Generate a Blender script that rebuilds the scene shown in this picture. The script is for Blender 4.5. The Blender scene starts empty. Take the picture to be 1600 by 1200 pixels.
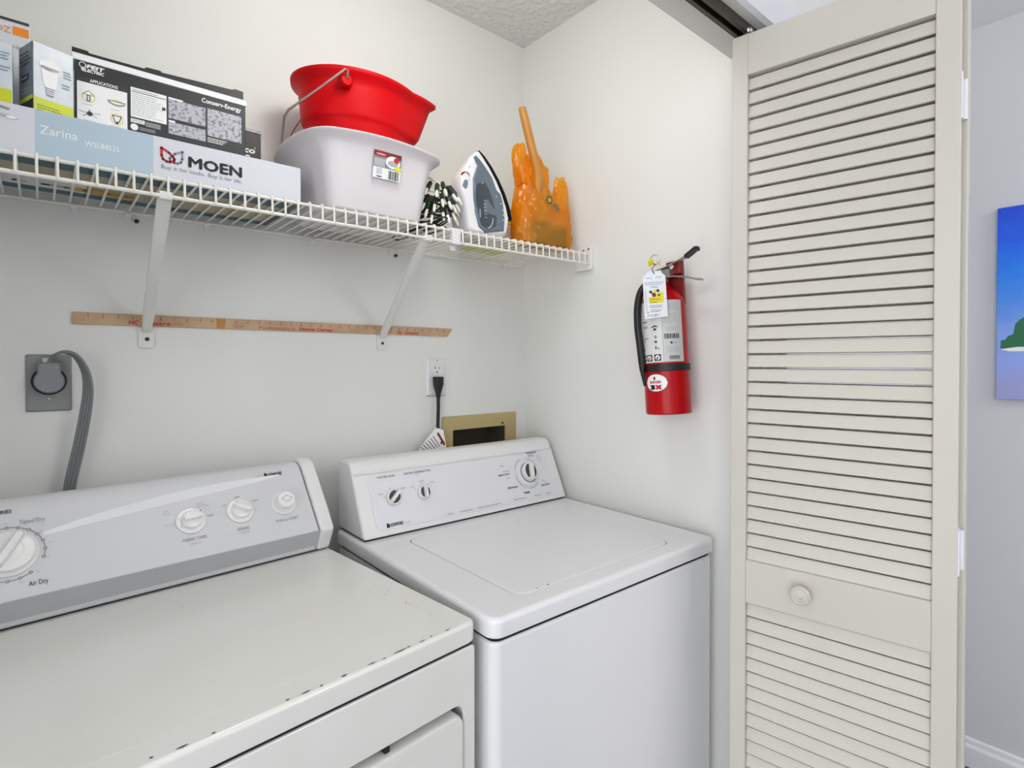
import bpy, bmesh, math, random
from mathutils import Vector, Matrix
from math import sin, cos, pi, radians, sqrt
random.seed(7)
S = bpy.context.scene
COL = S.collection

# ------------------------------------------------------------------ camera, world, lights, exposure
YAW, PITCH = 0.7061, -0.0103
cam_d = bpy.data.cameras.new('camera')
cam = bpy.data.objects.new('camera', cam_d); COL.objects.link(cam)
fw = Vector((sin(YAW)*cos(PITCH), cos(YAW)*cos(PITCH), sin(PITCH)))
rt = Vector((cos(YAW), -sin(YAW), 0)); up = rt.cross(fw)
cam.matrix_world = Matrix(((rt.x, up.x, -fw.x, -1.2666), (rt.y, up.y, -fw.y, -1.4225), (rt.z, up.z, -fw.z, 1.3386), (0, 0, 0, 1)))
cam_d.sensor_width = 36; cam_d.lens = 862.32*36/1600; cam_d.shift_y = -(600-574.13)/1600
cam_d.clip_start = 0.02
S.camera = cam

w = bpy.data.worlds.new('world'); S.world = w; w.use_nodes = True
bg = w.node_tree.nodes['Background']
bg.inputs[0].default_value = (0.96, 0.975, 1.0, 1); bg.inputs[1].default_value = 2.75

def lamp(name, kind, loc, power, color, size, rot=(0, 0, 0)):
    l = bpy.data.lights.new(name, kind); l.energy = power; l.color = color
    if kind == 'AREA': l.shape = 'DISK'; l.size = size
    else: l.shadow_soft_size = size
    o = bpy.data.objects.new(name, l); COL.objects.link(o); o.location = loc; o.rotation_euler = rot
    return o
lamp('closet_ceiling_light', 'POINT', (-0.72, -0.65, 2.22), 4.4, (1.0, 0.99, 0.965), 0.10)
lamp('hall_ceiling_light', 'POINT', (0.25, -2.80, 2.25), 26, (1.0, 0.98, 0.95), 0.35)

vs = S.view_settings
vs.view_transform = 'Standard'; vs.look = 'None'; vs.exposure = 0.40; vs.gamma = 1.0; vs.use_curve_mapping = False

# ------------------------------------------------------------------ materials
def lin(c):
    if isinstance(c, str):
        c = [int(c[i:i+2], 16)/255 for i in (0, 2, 4)]
    return tuple(((x/12.92) if x <= 0.04045 else ((x+0.055)/1.055)**2.4) for x in c)
MATS = {}
def mat(name, col, rough=0.5, metal=0.0, spec=0.5, bump=None, var=None, coat=0.0, emit=None, sss=0.0):
    """procedural principled material; bump=(scale, strength[, distance]); var=(scale, other colour, contrast low, high)"""
    m = bpy.data.materials.new(name); m.use_nodes = True
    nt = m.node_tree; b = nt.nodes['Principled BSDF']
    c = lin(col)
    b.inputs['Base Color'].default_value = (*c, 1); b.inputs['Roughness'].default_value = rough
    b.inputs['Metallic'].default_value = metal; b.inputs['Specular IOR Level'].default_value = spec
    b.inputs['Coat Weight'].default_value = coat
    if sss: b.inputs['Subsurface Weight'].default_value = sss; b.inputs['Subsurface Radius'].default_value = (.03, .02, .015)
    tc = nt.nodes.new('ShaderNodeTexCoord')
    if var:
        n = nt.nodes.new('ShaderNodeTexNoise'); n.inputs['Scale'].default_value = var[0]; n.inputs['Detail'].default_value = 4
        r = nt.nodes.new('ShaderNodeValToRGB'); r.color_ramp.elements[0].position = var[2]; r.color_ramp.elements[1].position = var[3]
        r.color_ramp.elements[0].color = (*c, 1); r.color_ramp.elements[1].color = (*lin(var[1]), 1)
        nt.links.new(tc.outputs['Object'], n.inputs['Vector']); nt.links.new(n.outputs['Fac'], r.inputs['Fac'])
        nt.links.new(r.outputs['Color'], b.inputs['Base Color'])
    if bump:
        n = nt.nodes.new('ShaderNodeTexNoise'); n.inputs['Scale'].default_value = bump[0]; n.inputs['Detail'].default_value = 5
        bp = nt.nodes.new('ShaderNodeBump'); bp.inputs['Strength'].default_value = bump[1]
        bp.inputs['Distance'].default_value = bump[2] if len(bump) > 2 else 0.002
        nt.links.new(tc.outputs['Object'], n.inputs['Vector']); nt.links.new(n.outputs['Fac'], bp.inputs['Height'])
        nt.links.new(bp.outputs['Normal'], b.inputs['Normal'])
    MATS[name] = m
    return m
mat('wall_paint', 'e6e7e4', 0.62, spec=.3, bump=(90, .10, .001), var=(2.5, 'e3e3de', .35, .75))
mat('hall_paint', 'd0d1d5', 0.6, spec=.3, bump=(90, .08, .001))
mat('ceiling_paint', 'e8e8e6', 0.9, spec=.1, bump=(60, 1.0, .012))
mat('hall_ceiling', 'efeff1', 0.9, spec=.1)
mat('floor_dark', '4c5257', 0.45, bump=(30, .2), var=(12, '3b4044', .3, .7))
mat('trim_white', 'e4e5ea', 0.35)
mat('door_paint', 'd0ccc2', 0.42, spec=.35, var=(3, 'ccc7bd', .3, .8), bump=(40, .04))
mat('enamel', 'ebebed', 0.2, spec=.5, coat=.2)
mat('enamel_dryer', 'e9e9e4', 0.22, spec=.5, coat=.2, var=(6, 'e5e4de', .35, .8))
mat('plastic_white', 'e6e6e6', 0.35)
mat('panel_white', 'e2e3e7', 0.3)
mat('silver_panel', 'd3d4d7', 0.42, metal=.0, spec=.4)
mat('swoosh_highlight', 'e3e4e6', 0.35)  # paler than the panel: the chamfer's highlight put into its colour
mat('silver_shaded', 'b2b4b6', 0.42, spec=.4)  # darker copy of the panel silver, shade put into the colour
mat('knob_white', 'ebebea', 0.3)
mat('knob_grey', '6e6f6c', 0.4)
mat('knob_dark', '3c3d3c', 0.4)
mat('seam_black', '101011', 0.8)
mat('ink_black', '141414', 0.6)
mat('ink_dark', '3a3b3d', 0.6)
mat('ink_grey', '8b8d90', 0.6)
mat('ink_light', 'b3b6ba', 0.6)
mat('ink_white', 'f3f3f3', 0.55)
mat('ink_red', 'c2202c', 0.5)
mat('ink_maroon', '7c1f28', 0.5)
mat('ink_yellow', 'e8dd2a', 0.5)
mat('ink_green', '1e6b46', 0.5)
mat('ink_slate', '8e97ad', 0.5)
mat('outlet_grey', '8c8f8c', 0.45)
mat('plug_grey', '82868a', 0.5)
mat('cable_grey', '74777a', 0.5)
mat('rubber_black', '121212', 0.5)
mat('steel', 'b4b2ac', 0.3, metal=.9)
mat('screw_dark', '3a3833', 0.5, metal=.6)
mat('brass_plastic', 'b9a874', 0.45, var=(5, 'c2b080', .35, .8))
mat('box_inside', '4b4536', 0.7)
mat('wood_ruler', 'caa987', 0.55, var=(9, 'b28d68', .42, .75), bump=(30, .1))
mat('wire_white', 'eceae2', 0.35)
mat('brace_white', 'e2e1dc', 0.35)
mat('card_white', 'd6d9e0', 0.45)
mat('card_blue', 'b4c8d6', 0.4)
mat('card_tan', 'b7ad92', 0.6)
mat('card_teal', '35606e', 0.5)
mat('card_ochre', 'c79a2e', 0.5)
mat('card_black', '1f2022', 0.4)
mat('card_charcoal', '2c2f33', 0.4)
mat('card_maroon', '2e2026', 0.4)
mat('card_ice', 'c9d3de', 0.35, var=(25, 'e2e7ec', .3, .7))
mat('card_slate', '7c8894', 0.4, var=(40, '66717e', .4, .65))
mat('card_lime', 'cbd320', 0.4)
mat('card_orange', 'f08c1e', 0.4)
mat('card_silver', 'b9b9c2', 0.4, var=(170, '77777f', .5, .62))
mat('red_plastic', 'cc000c', 0.45, spec=.15)
mat('tub_plastic', 'e2dde0', 0.4, spec=.4)
mat('iron_white', 'ecebee', 0.25)
mat('iron_tank', '5d6c78', 0.12, spec=.6, coat=.4)
mat('iron_window', '36424c', 0.12, coat=.4)
mat('iron_sole', '26282b', 0.3, metal=.5)
mat('iron_button', '6f8896', 0.25)
mat('wood_handle', 'c98d3e', 0.45, var=(14, 'b6772a', .35, .75))
mat('brush_brown', '3a2718', 0.7)
mat('socket_green', '16281f', 0.4)
mat('bulb_tip', 'e9e6da', 0.25)
mat('tie_cream', 'e9e2cc', 0.5)
mat('ext_red', 'b4000a', 0.3, spec=.22, coat=.1)
mat('ext_darkred', '7d1218', 0.4)
mat('label_paper', 'dcdcda', 0.5)
mat('label_paper2', 'c9c9c8', 0.5)
mat('tag_paper', 'eceef4', 0.55)
mat('track_dark', '4a423b', 0.4, metal=.6)
mat('paint_lilac', '93a4dc', 0.5)

def film_material():
    m = bpy.data.materials.new('bag_film'); m.use_nodes = True; nt = m.node_tree; nt.nodes.clear()
    o = nt.nodes.new('ShaderNodeOutputMaterial'); tc = nt.nodes.new('ShaderNodeTexCoord')
    d = nt.nodes.new('ShaderNodeBsdfDiffuse'); t = nt.nodes.new('ShaderNodeBsdfTranslucent'); g = nt.nodes.new('ShaderNodeBsdfGlossy'); tr = nt.nodes.new('ShaderNodeBsdfTransparent')
    c = lin('ffb61e')
    d.inputs[0].default_value = (*c, 1); t.inputs[0].default_value = (*lin('ffc53e'), 1); g.inputs[0].default_value = (1, .95, .85, 1); g.inputs[1].default_value = .22
    tr.inputs[0].default_value = (*lin('ffd060'), 1)
    m1 = nt.nodes.new('ShaderNodeMixShader'); m1.inputs[0].default_value = .42
    m2 = nt.nodes.new('ShaderNodeMixShader'); m2.inputs[0].default_value = .08
    m3 = nt.nodes.new('ShaderNodeMixShader'); m3.inputs[0].default_value = .48
    n = nt.nodes.new('ShaderNodeTexNoise'); n.inputs['Scale'].default_value = 38; n.inputs['Detail'].default_value = 3
    bp = nt.nodes.new('ShaderNodeBump'); bp.inputs['Strength'].default_value = .5; bp.inputs['Distance'].default_value = .006
    L = nt.links.new
    L(tc.outputs['Object'], n.inputs['Vector']); L(n.outputs['Fac'], bp.inputs['Height'])
    for s in (d, g): L(bp.outputs['Normal'], s.inputs['Normal'])
    L(d.outputs[0], m1.inputs[1]); L(t.outputs[0], m1.inputs[2]); L(m1.outputs[0], m2.inputs[1]); L(g.outputs[0], m2.inputs[2])
    L(m2.outputs[0], m3.inputs[1]); L(tr.outputs[0], m3.inputs[2]); L(m3.outputs[0], o.inputs[0])
    MATS['bag_film'] = m
film_material()

def painting_material():
    m = mat('painted_canvas', '1f63d8', 0.55); nt = m.node_tree; b = nt.nodes['Principled BSDF']
    tc = nt.nodes.new('ShaderNodeTexCoord'); sp = nt.nodes.new('ShaderNodeSeparateXYZ'); n = nt.nodes.new('ShaderNodeTexNoise'); n.inputs['Scale'].default_value = 9
    mp = nt.nodes.new('ShaderNodeMapping'); mp.inputs['Scale'].default_value = (1, 1, 3.5)
    ma = nt.nodes.new('ShaderNodeMath'); ma.operation = 'MULTIPLY_ADD'; ma.inputs[1].default_value = .16; ad = nt.nodes.new('ShaderNodeMath'); ad.operation = 'MULTIPLY_ADD'; ad.inputs[1].default_value = 1/.605
    r = nt.nodes.new('ShaderNodeValToRGB'); e = r.color_ramp.elements
    e[0].position = .06; e[0].color = (*lin('9fa3d8'), 1); e[1].position = 1.0; e[1].color = (*lin('1449d6'), 1)
    for p, c in ((.2, '93a9ee'), (.36, '84a4ee'), (.5, '4a90f0'), (.66, '1a80f2'), (.84, '0f5eea')):
        q = e.new(p); q.color = (*lin(c), 1)
    L = nt.links.new
    L(tc.outputs['Object'], sp.inputs[0]); L(tc.outputs['Object'], mp.inputs[0]); L(mp.outputs[0], n.inputs['Vector'])
    L(sp.outputs['Z'], ad.inputs[0]); ad.inputs[2].default_value = -.08
    L(n.outputs['Fac'], ma.inputs[0]); L(ad.outputs[0], ma.inputs[2]); L(ma.outputs[0], r.inputs[0]); L(r.outputs[0], b.inputs['Base Color'])
painting_material()

# ------------------------------------------------------------------ object helpers
def obj(name, bm, m, parent=None, smooth=False, auto=None):
    me = bpy.data.meshes.new(name)
    bmesh.ops.recalc_face_normals(bm, faces=bm.faces)
    bm.to_mesh(me); bm.free()
    for x in (m if isinstance(m, (list, tuple)) else [m]): me.materials.append(MATS[x])
    if smooth:
        me.polygons.foreach_set('use_smooth', [True]*len(me.polygons))
        me.set_sharp_from_angle(angle=radians(auto or 40))
    o = bpy.data.objects.new(name, me); COL.objects.link(o)
    if parent: o.parent = parent
    if smooth:
        md = o.modifiers.new('weighted', 'WEIGHTED_NORMAL'); md.keep_sharp = True; md.weight = 60
    return o
def thing(name, label, cat, loc=(0, 0, 0), rot=(0, 0, 0), group=None):
    o = bpy.data.objects.new(name, None); o.empty_display_size = .05; COL.objects.link(o)
    o.location = loc; o.rotation_euler = rot; o['label'] = label; o['category'] = cat
    if group: o['group'] = group
    return o
def tag(o, label, cat=None, group=None):
    o['label'] = label
    if cat: o['category'] = cat
    if group: o['group'] = group
    return o
def struct(name, bm, m, label, cat, smooth=False):
    o = obj(name, bm, m, None, smooth); o['kind'] = 'structure'; o['label'] = label; o['category'] = cat
    return o
def inst(src, parent, loc=(0, 0, 0), rot=(0, 0, 0)):
    c = src.copy(); COL.objects.link(c); c.parent = parent; c.location = loc; c.rotation_euler = rot
    return c
def bx(bm, x0, x1, y0, y1, z0, z1, bev=0, seg=2):
    v = [bm.verts.new((x, y, z)) for x in (x0, x1) for y in (y0, y1) for z in (z0, z1)]
    f = [bm.faces.new([v[i] for i in q]) for q in ((0, 1, 3, 2), (4, 6, 7, 5), (0, 4, 5, 1), (2, 3, 7, 6), (0, 2, 6, 4), (1, 5, 7, 3))]
    if bev:
        es = list({e for q in f for e in q.edges})
        bmesh.ops.bevel(bm, geom=es, offset=bev, segments=seg, profile=.5, affect='EDGES')
    return bm
def box(*a, **k): return bx(bmesh.new(), *a, **k)
def loft(bm, loops, cap0=True, cap1=True, closed=True):
    L = [[bm.verts.new(p) for p in l] for l in loops]; n = len(L[0])
    for a, b in zip(L, L[1:]):
        for i in range(n if closed else n-1):
            j = (i+1) % n
            bm.faces.new((a[i], a[j], b[j], b[i]))
    if cap0: bm.faces.new(list(reversed(L[0])))
    if cap1: bm.faces.new(L[-1])
    return L
def rrect(w, h, r, n=4, cx=0, cy=0):
    r = max(min(r, w/2-1e-5, h/2-1e-5), 1e-5); P = []
    for k, (sx, sy) in enumerate(((1, -1), (1, 1), (-1, 1), (-1, -1))):
        for i in range(n+1):
            a = -pi/2 + k*pi/2 + i*pi/2/n
            P.append((cx+sx*(w/2-r)+r*cos(a), cy+sy*(h/2-r)+r*sin(a)))
    return P
def slab(bm, x0, x1, y0, y1, z0, z1, r=.01, bev=.004, n=4, seg=3):
    """rounded-rectangle slab in xy with rounded top edge"""
    w, h, cx, cy = x1-x0, y1-y0, (x0+x1)/2, (y0+y1)/2; loops = [[(*p, z0) for p in rrect(w, h, r, n, cx, cy)]]
    for i in range(seg+1):
        a = i/seg*pi/2; d = bev*(1-cos(a))
        loops.append([(*p, z1-bev+bev*sin(a)) for p in rrect(w-2*d, h-2*d, r-d if r > d else .0005, n, cx, cy)])
    loft(bm, loops); return bm
def tube(bm, pts, r, seg=8, cap=True, up=None):
    pts = [Vector(p) for p in pts]; n = len(pts); loops = []; u = None
    for i, p in enumerate(pts):
        t = (pts[min(i+1, n-1)]-pts[max(i-1, 0)]).normalized()
        if u is None:
            u = (Vector(up) if up else (Vector((0, 0, 1)) if abs(t.z) < .9 else Vector((1, 0, 0))))
        u = (u-t*u.dot(t)).normalized(); v = t.cross(u)
        rr = r[i] if isinstance(r, (list, tuple)) else r
        loops.append([p+u*rr*cos(a)+v*rr*sin(a) for a in (2*pi*k/seg for k in range(seg))])
    loft(bm, loops, cap, cap); return bm
def smooth_path(P, n=8):
    P = [Vector(p) for p in P]; Q = []
    for i in range(len(P)-1):
        a, b, c, d = P[max(i-1, 0)], P[i], P[i+1], P[min(i+2, len(P)-1)]
        for k in range(n):
            t = k/n
            Q.append(.5*((2*b)+(c-a)*t+(2*a-5*b+4*c-d)*t*t+(3*b-a-3*c+d)*t**3))
    Q.append(P[-1]); return Q
def lathe(bm, prof, seg=32, frame=None, cap0=True, cap1=True):
    """prof: (radius, height) pairs; frame: (origin, u, v, axis)"""
    O, u, v, a = frame or (Vector((0, 0, 0)), Vector((1, 0, 0)), Vector((0, 1, 0)), Vector((0, 0, 1)))
    loft(bm, [[O+u*r*cos(2*pi*k/seg)+v*r*sin(2*pi*k/seg)+a*h for k in range(seg)] for r, h in prof], cap0, cap1); return bm
def prism(bm, poly, x0, x1, bev=0, seg=3, axis='x'):
    """extrude a 2D polygon (y,z) along x (or (x,z) along y)"""
    f = (lambda p, t: (t, p[0], p[1])) if axis == 'x' else (lambda p, t: (p[0], t, p[1]))
    A = [bm.verts.new(f(p, x0)) for p in poly]; B = [bm.verts.new(f(p, x1)) for p in poly]; n = len(poly); F = []
    F.append(bm.faces.new(A)); F.append(bm.faces.new(list(reversed(B))))
    for i in range(n): F.append(bm.faces.new((A[i], B[i], B[(i+1) % n], A[(i+1) % n])))
    if bev:
        bmesh.ops.recalc_face_normals(bm, faces=F)
        es = [e for e in {e for q in F for e in q.edges} if e.calc_face_angle(0) > radians(28)]
        bmesh.ops.bevel(bm, geom=es, offset=bev, segments=seg, profile=.5, affect='EDGES')
    return bm

# flat print: lettering and graphics laid on a face
TXT = {}
def text_mesh(s, bold=0.0, shear=0.0):
    k = (s, bold, shear)
    if k in TXT: return TXT[k]
    c = bpy.data.curves.new('t', 'FONT'); c.body = s; c.size = 1; c.offset = 0; c.shear = shear; c.resolution_u = 2; c.fill_mode = 'FRONT'
    o = bpy.data.objects.new('t', c); COL.objects.link(o)
    dg = bpy.context.evaluated_depsgraph_get(); e = o.evaluated_get(dg); me = e.to_mesh()
    V = [(v.co.x, v.co.y) for v in me.vertices]; F = [list(p.vertices) for p in me.polygons]
    e.to_mesh_clear(); bpy.data.objects.remove(o); bpy.data.curves.remove(c)
    TXT[k] = (V, F); return TXT[k]
class Print:
    def __init__(s): s.it = []
    def poly(s, P, m, l=1): s.it.append((list(P), [list(range(len(P)))], m, l)); return s
    def rect(s, x0, y0, x1, y1, m, l=1, nx=1):
        for i in range(nx):
            a, b = x0+(x1-x0)*i/nx, x0+(x1-x0)*(i+1)/nx
            s.poly(((a, y0), (b, y0), (b, y1), (a, y1)), m, l)
        return s
    def disc(s, x, y, rx, m, l=1, ry=None, n=24, a0=0, a1=2*pi): return s.poly([(x+rx*cos(a0+(a1-a0)*k/n), y+(ry or rx)*sin(a0+(a1-a0)*k/n)) for k in range(n)], m, l)
    def stroke(s, P, wd, m, l=1, closed=False):
        n = len(P)
        for i in range(n if closed else n-1):
            a, b = Vector(P[i]), Vector(P[(i+1) % n]); d = b-a
            if d.length < 1e-7: continue
            q = Vector((-d.y, d.x)).normalized()*wd/2; e = d.normalized()*wd*.3
            s.poly((a-q-e, b-q+e, b+q+e, a+q-e), m, l)
        return s
    def text(s, t, x, y, m, h=None, w=None, bold=0.0, shear=0.0, l=2, rot=0, align='l'):
        V, F = text_mesh(t, bold, shear)
        x0 = min(v[0] for v in V); x1 = max(v[0] for v in V); y0 = min(v[1] for v in V); y1 = max(v[1] for v in V)
        sy = (h/.70) if h else w/(x1-x0); sx = w/(x1-x0) if w else sy
        dx = -x0*sx if align == 'l' else (-(x0+x1)/2*sx if align == 'c' else -x1*sx)
        c, q = cos(rot), sin(rot)
        for i, (bx_, by_) in enumerate(((0, 0), (bold, 0), (-bold, 0), (0, bold), (0, -bold)) if bold else ((0, 0),)):
            s.it.append(([(x+(v[0]*sx+dx+bx_*sx)*c-(v[1]+by_)*sy*q, y+(v[0]*sx+dx+bx_*sx)*q+(v[1]+by_)*sy*c) for v in V], F, m, l+.06*i))
        return s
    def lines(s, x0, y0, x1, y1, n, m, l=2, fill=.45, seed=0):
        """rows of unreadably fine print"""
        R = random.Random(seed); st = (y1-y0)/n
        for i in range(n):
            y = y1-st*(i+.5); x = x0; e = x0+(x1-x0)*R.uniform(.7, 1)
            while x < e:
                wd = min(R.uniform(.06, .16)*(x1-x0), e-x); s.rect(x, y-st*fill/2, x+wd*.82, y+st*fill/2, m, l); x += wd
        return s
    def build(s, name, parent, fn, base=.0003, step=.00025):
        mats = []; bm = bmesh.new()
        for V, F, m, l in s.it:
            if m not in mats: mats.append(m)
            vs = [bm.verts.new(fn(x, y, base+step*l)) for x, y in V]
            for f in F:
                try: q = bm.faces.new([vs[i] for i in f]); q.material_index = mats.index(m)
                except ValueError: pass
        me = bpy.data.meshes.new(name); bm.normal_update(); bm.to_mesh(me); bm.free()
        for m in mats: me.materials.append(MATS[m])
        o = bpy.data.objects.new(name, me); COL.objects.link(o); o.parent = parent
        return o
def plane(O, u, v):
    O, u, v = Vector(O), Vector(u).normalized(), Vector(v).normalized(); n = u.cross(v)
    return lambda x, y, d: O+u*x+v*y+n*d
FRONT = lambda yy: (lambda x, z, d: Vector((x, yy-d, z)))      # face looking toward -y

# ------------------------------------------------------------------ the setting
HC, HZ, YI, YO, XG = 2.413, 2.067, -0.748, -0.865, 1.07
def ring_wall():
    bm = bmesh.new(); x0, x1, z0, z1 = -1.75, 0.0, 0.0, HC; a0, a1, c0, c1 = -.318, -.066, .955, 1.143
    o = [(x0, z0), (x1, z0), (x1, z1), (x0, z1)]; i = [(a0, c0), (a1, c0), (a1, c1), (a0, c1)]
    for y in (0, .115):
        A = [bm.verts.new((p[0], y, p[1])) for p in o]; B = [bm.verts.new((p[0], y, p[1])) for p in i]
        for k in range(4): bm.faces.new((A[k], A[(k+1) % 4], B[(k+1) % 4], B[k]))
        if y == 0: A0, B0 = A, B
    for k in range(4):
        bm.faces.new((A0[k], A0[(k+1) % 4], A[(k+1) % 4], A[k])); bm.faces.new((B0[k], B0[(k+1) % 4], B[(k+1) % 4], B[k]))
    return bm
struct('wall_back', ring_wall(), 'wall_paint', 'white painted back wall of the laundry closet', 'wall')
struct('wall_right', box(0, .11, YI, .115, 0, HC), 'wall_paint', 'white painted side wall behind the fire extinguisher', 'wall')
struct('wall_left', box(-1.86, -1.75, YI, .115, 0, HC), 'wall_paint', 'white closet side wall at the far left', 'wall')
bm = bmesh.new(); bx(bm, -1.75, 0, YO, YI, HZ, HC+.02); bx(bm, 0, XG, YO, YI, 0, HC+.02); bx(bm, -3.2, -1.75, YO, YI, 0, HC+.02)
struct('wall_front', bm, 'wall_paint', 'front wall with header over the closet opening', 'wall')
struct('wall_hall', box(XG, XG+.1, -3.6, YI, 0, 2.44), 'hall_paint', 'cool grey hallway wall carrying the painting', 'wall')
struct('wall_rear_blocker', box(-3.2, XG+.1, -3.7, -3.6, 0, 2.44), 'hall_paint', 'unseen grey wall added behind the viewer to block outside light', 'wall')  # added out of view to keep world light off the machine fronts
struct('ceiling', box(-1.75, 0, YI, 0, HC, HC+.05), 'ceiling_paint', 'rough textured ceiling inside the closet', 'ceiling')
struct('ceiling_hall', box(-3.2, XG, -3.6, YO, 2.43, 2.48), 'hall_ceiling', 'smooth pale hallway ceiling', 'ceiling')
struct('floor', box(-3.2, XG+.1, -3.6, .115, -.05, 0), 'floor_dark', 'dark grey hallway floor', 'floor')
bb = [(0, 0), (-.016, 0), (-.016, .062), (-.013, .070), (-.009, .074), (-.008, .088), (0, .093)]
bm = bmesh.new(); prism(bm, bb, 0, 1)
for v in bm.verts: v.co = Vector((XG+v.co.y, -3.6+v.co.x*(3.6+YO), v.co.z))
struct('baseboard_hall', bm, 'trim_white', 'white moulded baseboard along the grey hallway wall', 'baseboard', True)
bm = bmesh.new(); cs = [(0, 0), (-.011, .004), (-.014, .03), (-.018, .055), (-.018, .078), (0, .082)]
prism(bm, [(YO+p[0], HZ-.002+p[1]) for p in cs], -1.83, .082)
struct('trim_1', bm, 'trim_white', 'white casing along the top of the closet opening', 'trim', True)
bm = bmesh.new(); bx(bm, .002, .082, YO-.018, YO, 0, HZ-.004, .003)
struct('trim_2', bm, 'trim_white', 'white upright casing behind the folded door', 'trim')

# door track under the header
t = thing('door_track', 'dark metal channel track under the closet header', 'track', (0, -.829, HZ))
bm = bmesh.new(); bx(bm, -1.7, -.03, -.014, .014, -.002, 0); bx(bm, -1.7, -.03, -.015, -.0132, -.02, 0); bx(bm, -1.7, -.03, .0132, .015, -.02, 0)
bx(bm, -1.7, -.03, -.0135, -.006, -.02, -.0185); bx(bm, -1.7, -.03, .006, .0135, -.02, -.0185)
obj('channel', bm, 'track_dark', t)

# ------------------------------------------------------------------ bifold door
door = thing('door_1', 'cream louvered bifold door folded open at the right', 'door', (-.1197, -.815, 0), (0, 0, radians(-81)))
door['kind'] = 'structure'
LW, LT = .388, .030
slat_bm = lambda: None
def slat_profile():
    return [(.0075, 0), (.0140, -.0004), (.0195, .0252), (.0130, .0256)]
def make_leaf(parent, slats_separate, first):
    lf = bpy.data.objects.new('leaf', None); COL.objects.link(lf); lf.parent = parent
    for x0, x1 in ((0, .0325), (.352, LW)): obj('stile', box(x0, x1, 0, LT, .02, 2.04, .002), 'door_paint', lf)
    for z0, z1 in ((1.952, 2.0395), (.819, .911), (.0205, .16)): obj('rail', box(.0325, .352, .0005, LT-.0005, z0, z1, .0015), 'door_paint', lf)
    zs = [.911+.02974*k for k in range(35)] + [.16+.02995*k for k in range(22)]
    if slats_separate:
        bm = bmesh.new(); prism(bm, slat_profile(), .0325, .352, .001, 1); s0 = obj('slat', bm, 'door_paint', lf); s0.location.z = zs[0]
        for z in zs[1:]: inst(s0, lf, (0, 0, z))
    else:
        bm = bmesh.new()
        for z in zs: prism(bm, [(p[0], p[1]+z) for p in slat_profile()], .0325, .352)
        obj('louver_slats', bm, 'door_paint', lf)['kind'] = 'stuff'
    return lf
leaf1 = make_leaf(door, True, True)
leaf2 = make_leaf(door, False, False)
leaf2.location = (.010, .064, 0); leaf2.rotation_euler = (0, 0, radians(-3.6))
# knob with turned rings on the middle rail
kb = obj('knob', lathe(bmesh.new(), [(.009, 0), (.009, .010), (.015, .014), (.0188, .018), (.0195, .022), (.0185, .0255), (.0155, .0275), (.0142, .0262), (.0128, .0262), (.0115, .0278), (.0085, .0284), (.0072, .0270), (.0060, .0270), (.0048, .0284), (.001, .0290)], 32,
    (Vector((0, 0, 0)), Vector((1, 0, 0)), Vector((0, 0, 1)), Vector((0, -1, 0)))), 'door_paint', leaf1, True, 50)
kb.location = (.145, 0, .872)
for z in (1.80, 1.005):
    bm = bmesh.new()
    tube(bm, [(LW+.004, LT+.003, z-.035), (LW+.004, LT+.003, z+.035)], .004, 10)
    bx(bm, LW-.0002, LW+.0022, .004, LT, z-.04, z+.04); bx(bm, LW+.0005, LW+.0032, LT+.006, LT+.030, z-.032, z+.03)
    obj('hinge', bm, 'trim_white', door)
bm = bmesh.new(); tube(bm, [(.028, .015, 2.03), (.028, .015, 2.058)], .003, 8); lathe(bm, [(.003, 2.046), (.009, 2.047), (.011, 2.052), (.009, 2.057), (.003, 2.058)], 16, (Vector((.028, .015, 0)), Vector((1, 0, 0)), Vector((0, 1, 0)), Vector((0, 0, 1))))
obj('track_roller', bm, 'steel', door, True)

# ------------------------------------------------------------------ washer
W = thing('washing_machine', 'white top-loading washing machine against the right wall', 'washing machine', (-.0224, -.7276, 0), (0, 0, -.0107))
bm = bmesh.new(); slab(bm, -.681, -.005, .005, .652, .02, .8715, .018, .006, 6, 4); obj('cabinet', bm, 'enamel', W, True)
obj('seam', slab(bmesh.new(), -.6765, -.0095, .0095, .645, .866, .8815, .015, .0005), 'seam_black', W)
def top_panel(bm, x0, x1, y0, y1, z0, z1, r, bev, hole=None, hz=None):
    wd, h, cx, cy = x1-x0, y1-y0, (x0+x1)/2, (y0+y1)/2; n = 6
    lp = [[(*p, z0) for p in rrect(wd-.004, h-.004, r, n, cx, cy)], [(*p, z0+.003) for p in rrect(wd, h, r, n, cx, cy)]]
    for i in range(5):
        a = i/4*pi/2; d = bev*(1-cos(a)); lp.append([(*p, z1-bev+bev*sin(a)) for p in rrect(wd-2*d, h-2*d, max(r-d, .003), n, cx, cy)])
    if hole:
        hx0, hx1, hy0, hy1, hr = hole; H = (hx1-hx0, hy1-hy0, hr, n, (hx0+hx1)/2, (hy0+hy1)/2)
        lp.append([(*p, z1) for p in rrect(H[0]+.002, H[1]+.002, hr, n, H[4], H[5])])
        lp.append([(*p, z1-.001) for p in rrect(*H)]); lp.append([(*p, hz) for p in rrect(*H)])
    loft(bm, lp); return bm
LID = (-.5885, -.119, .0475, .462)
obj('top_panel', top_panel(bmesh.new(), -.686, 0, 0, .655, .8800, .914, .022, .010, (LID[0]-.0022, LID[1]+.0022, LID[2]-.0022, LID[3]+.001, .030), .902), 'enamel', W, True)
bm = bmesh.new(); slab(bm, *LID, .9025, .9148, .028, .003, 6, 3); obj('lid', bm, 'enamel', W, True)
chp = Print(); 
for x, y, a in ((-.545, .049, .004), (-.519, .0485, .006), (-.37, .0482, .002)): chp.poly([(x, y), (x+a, y-.001), (x+a, y+.002), (x+.001, y+.0025)], 'screw_dark')
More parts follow.
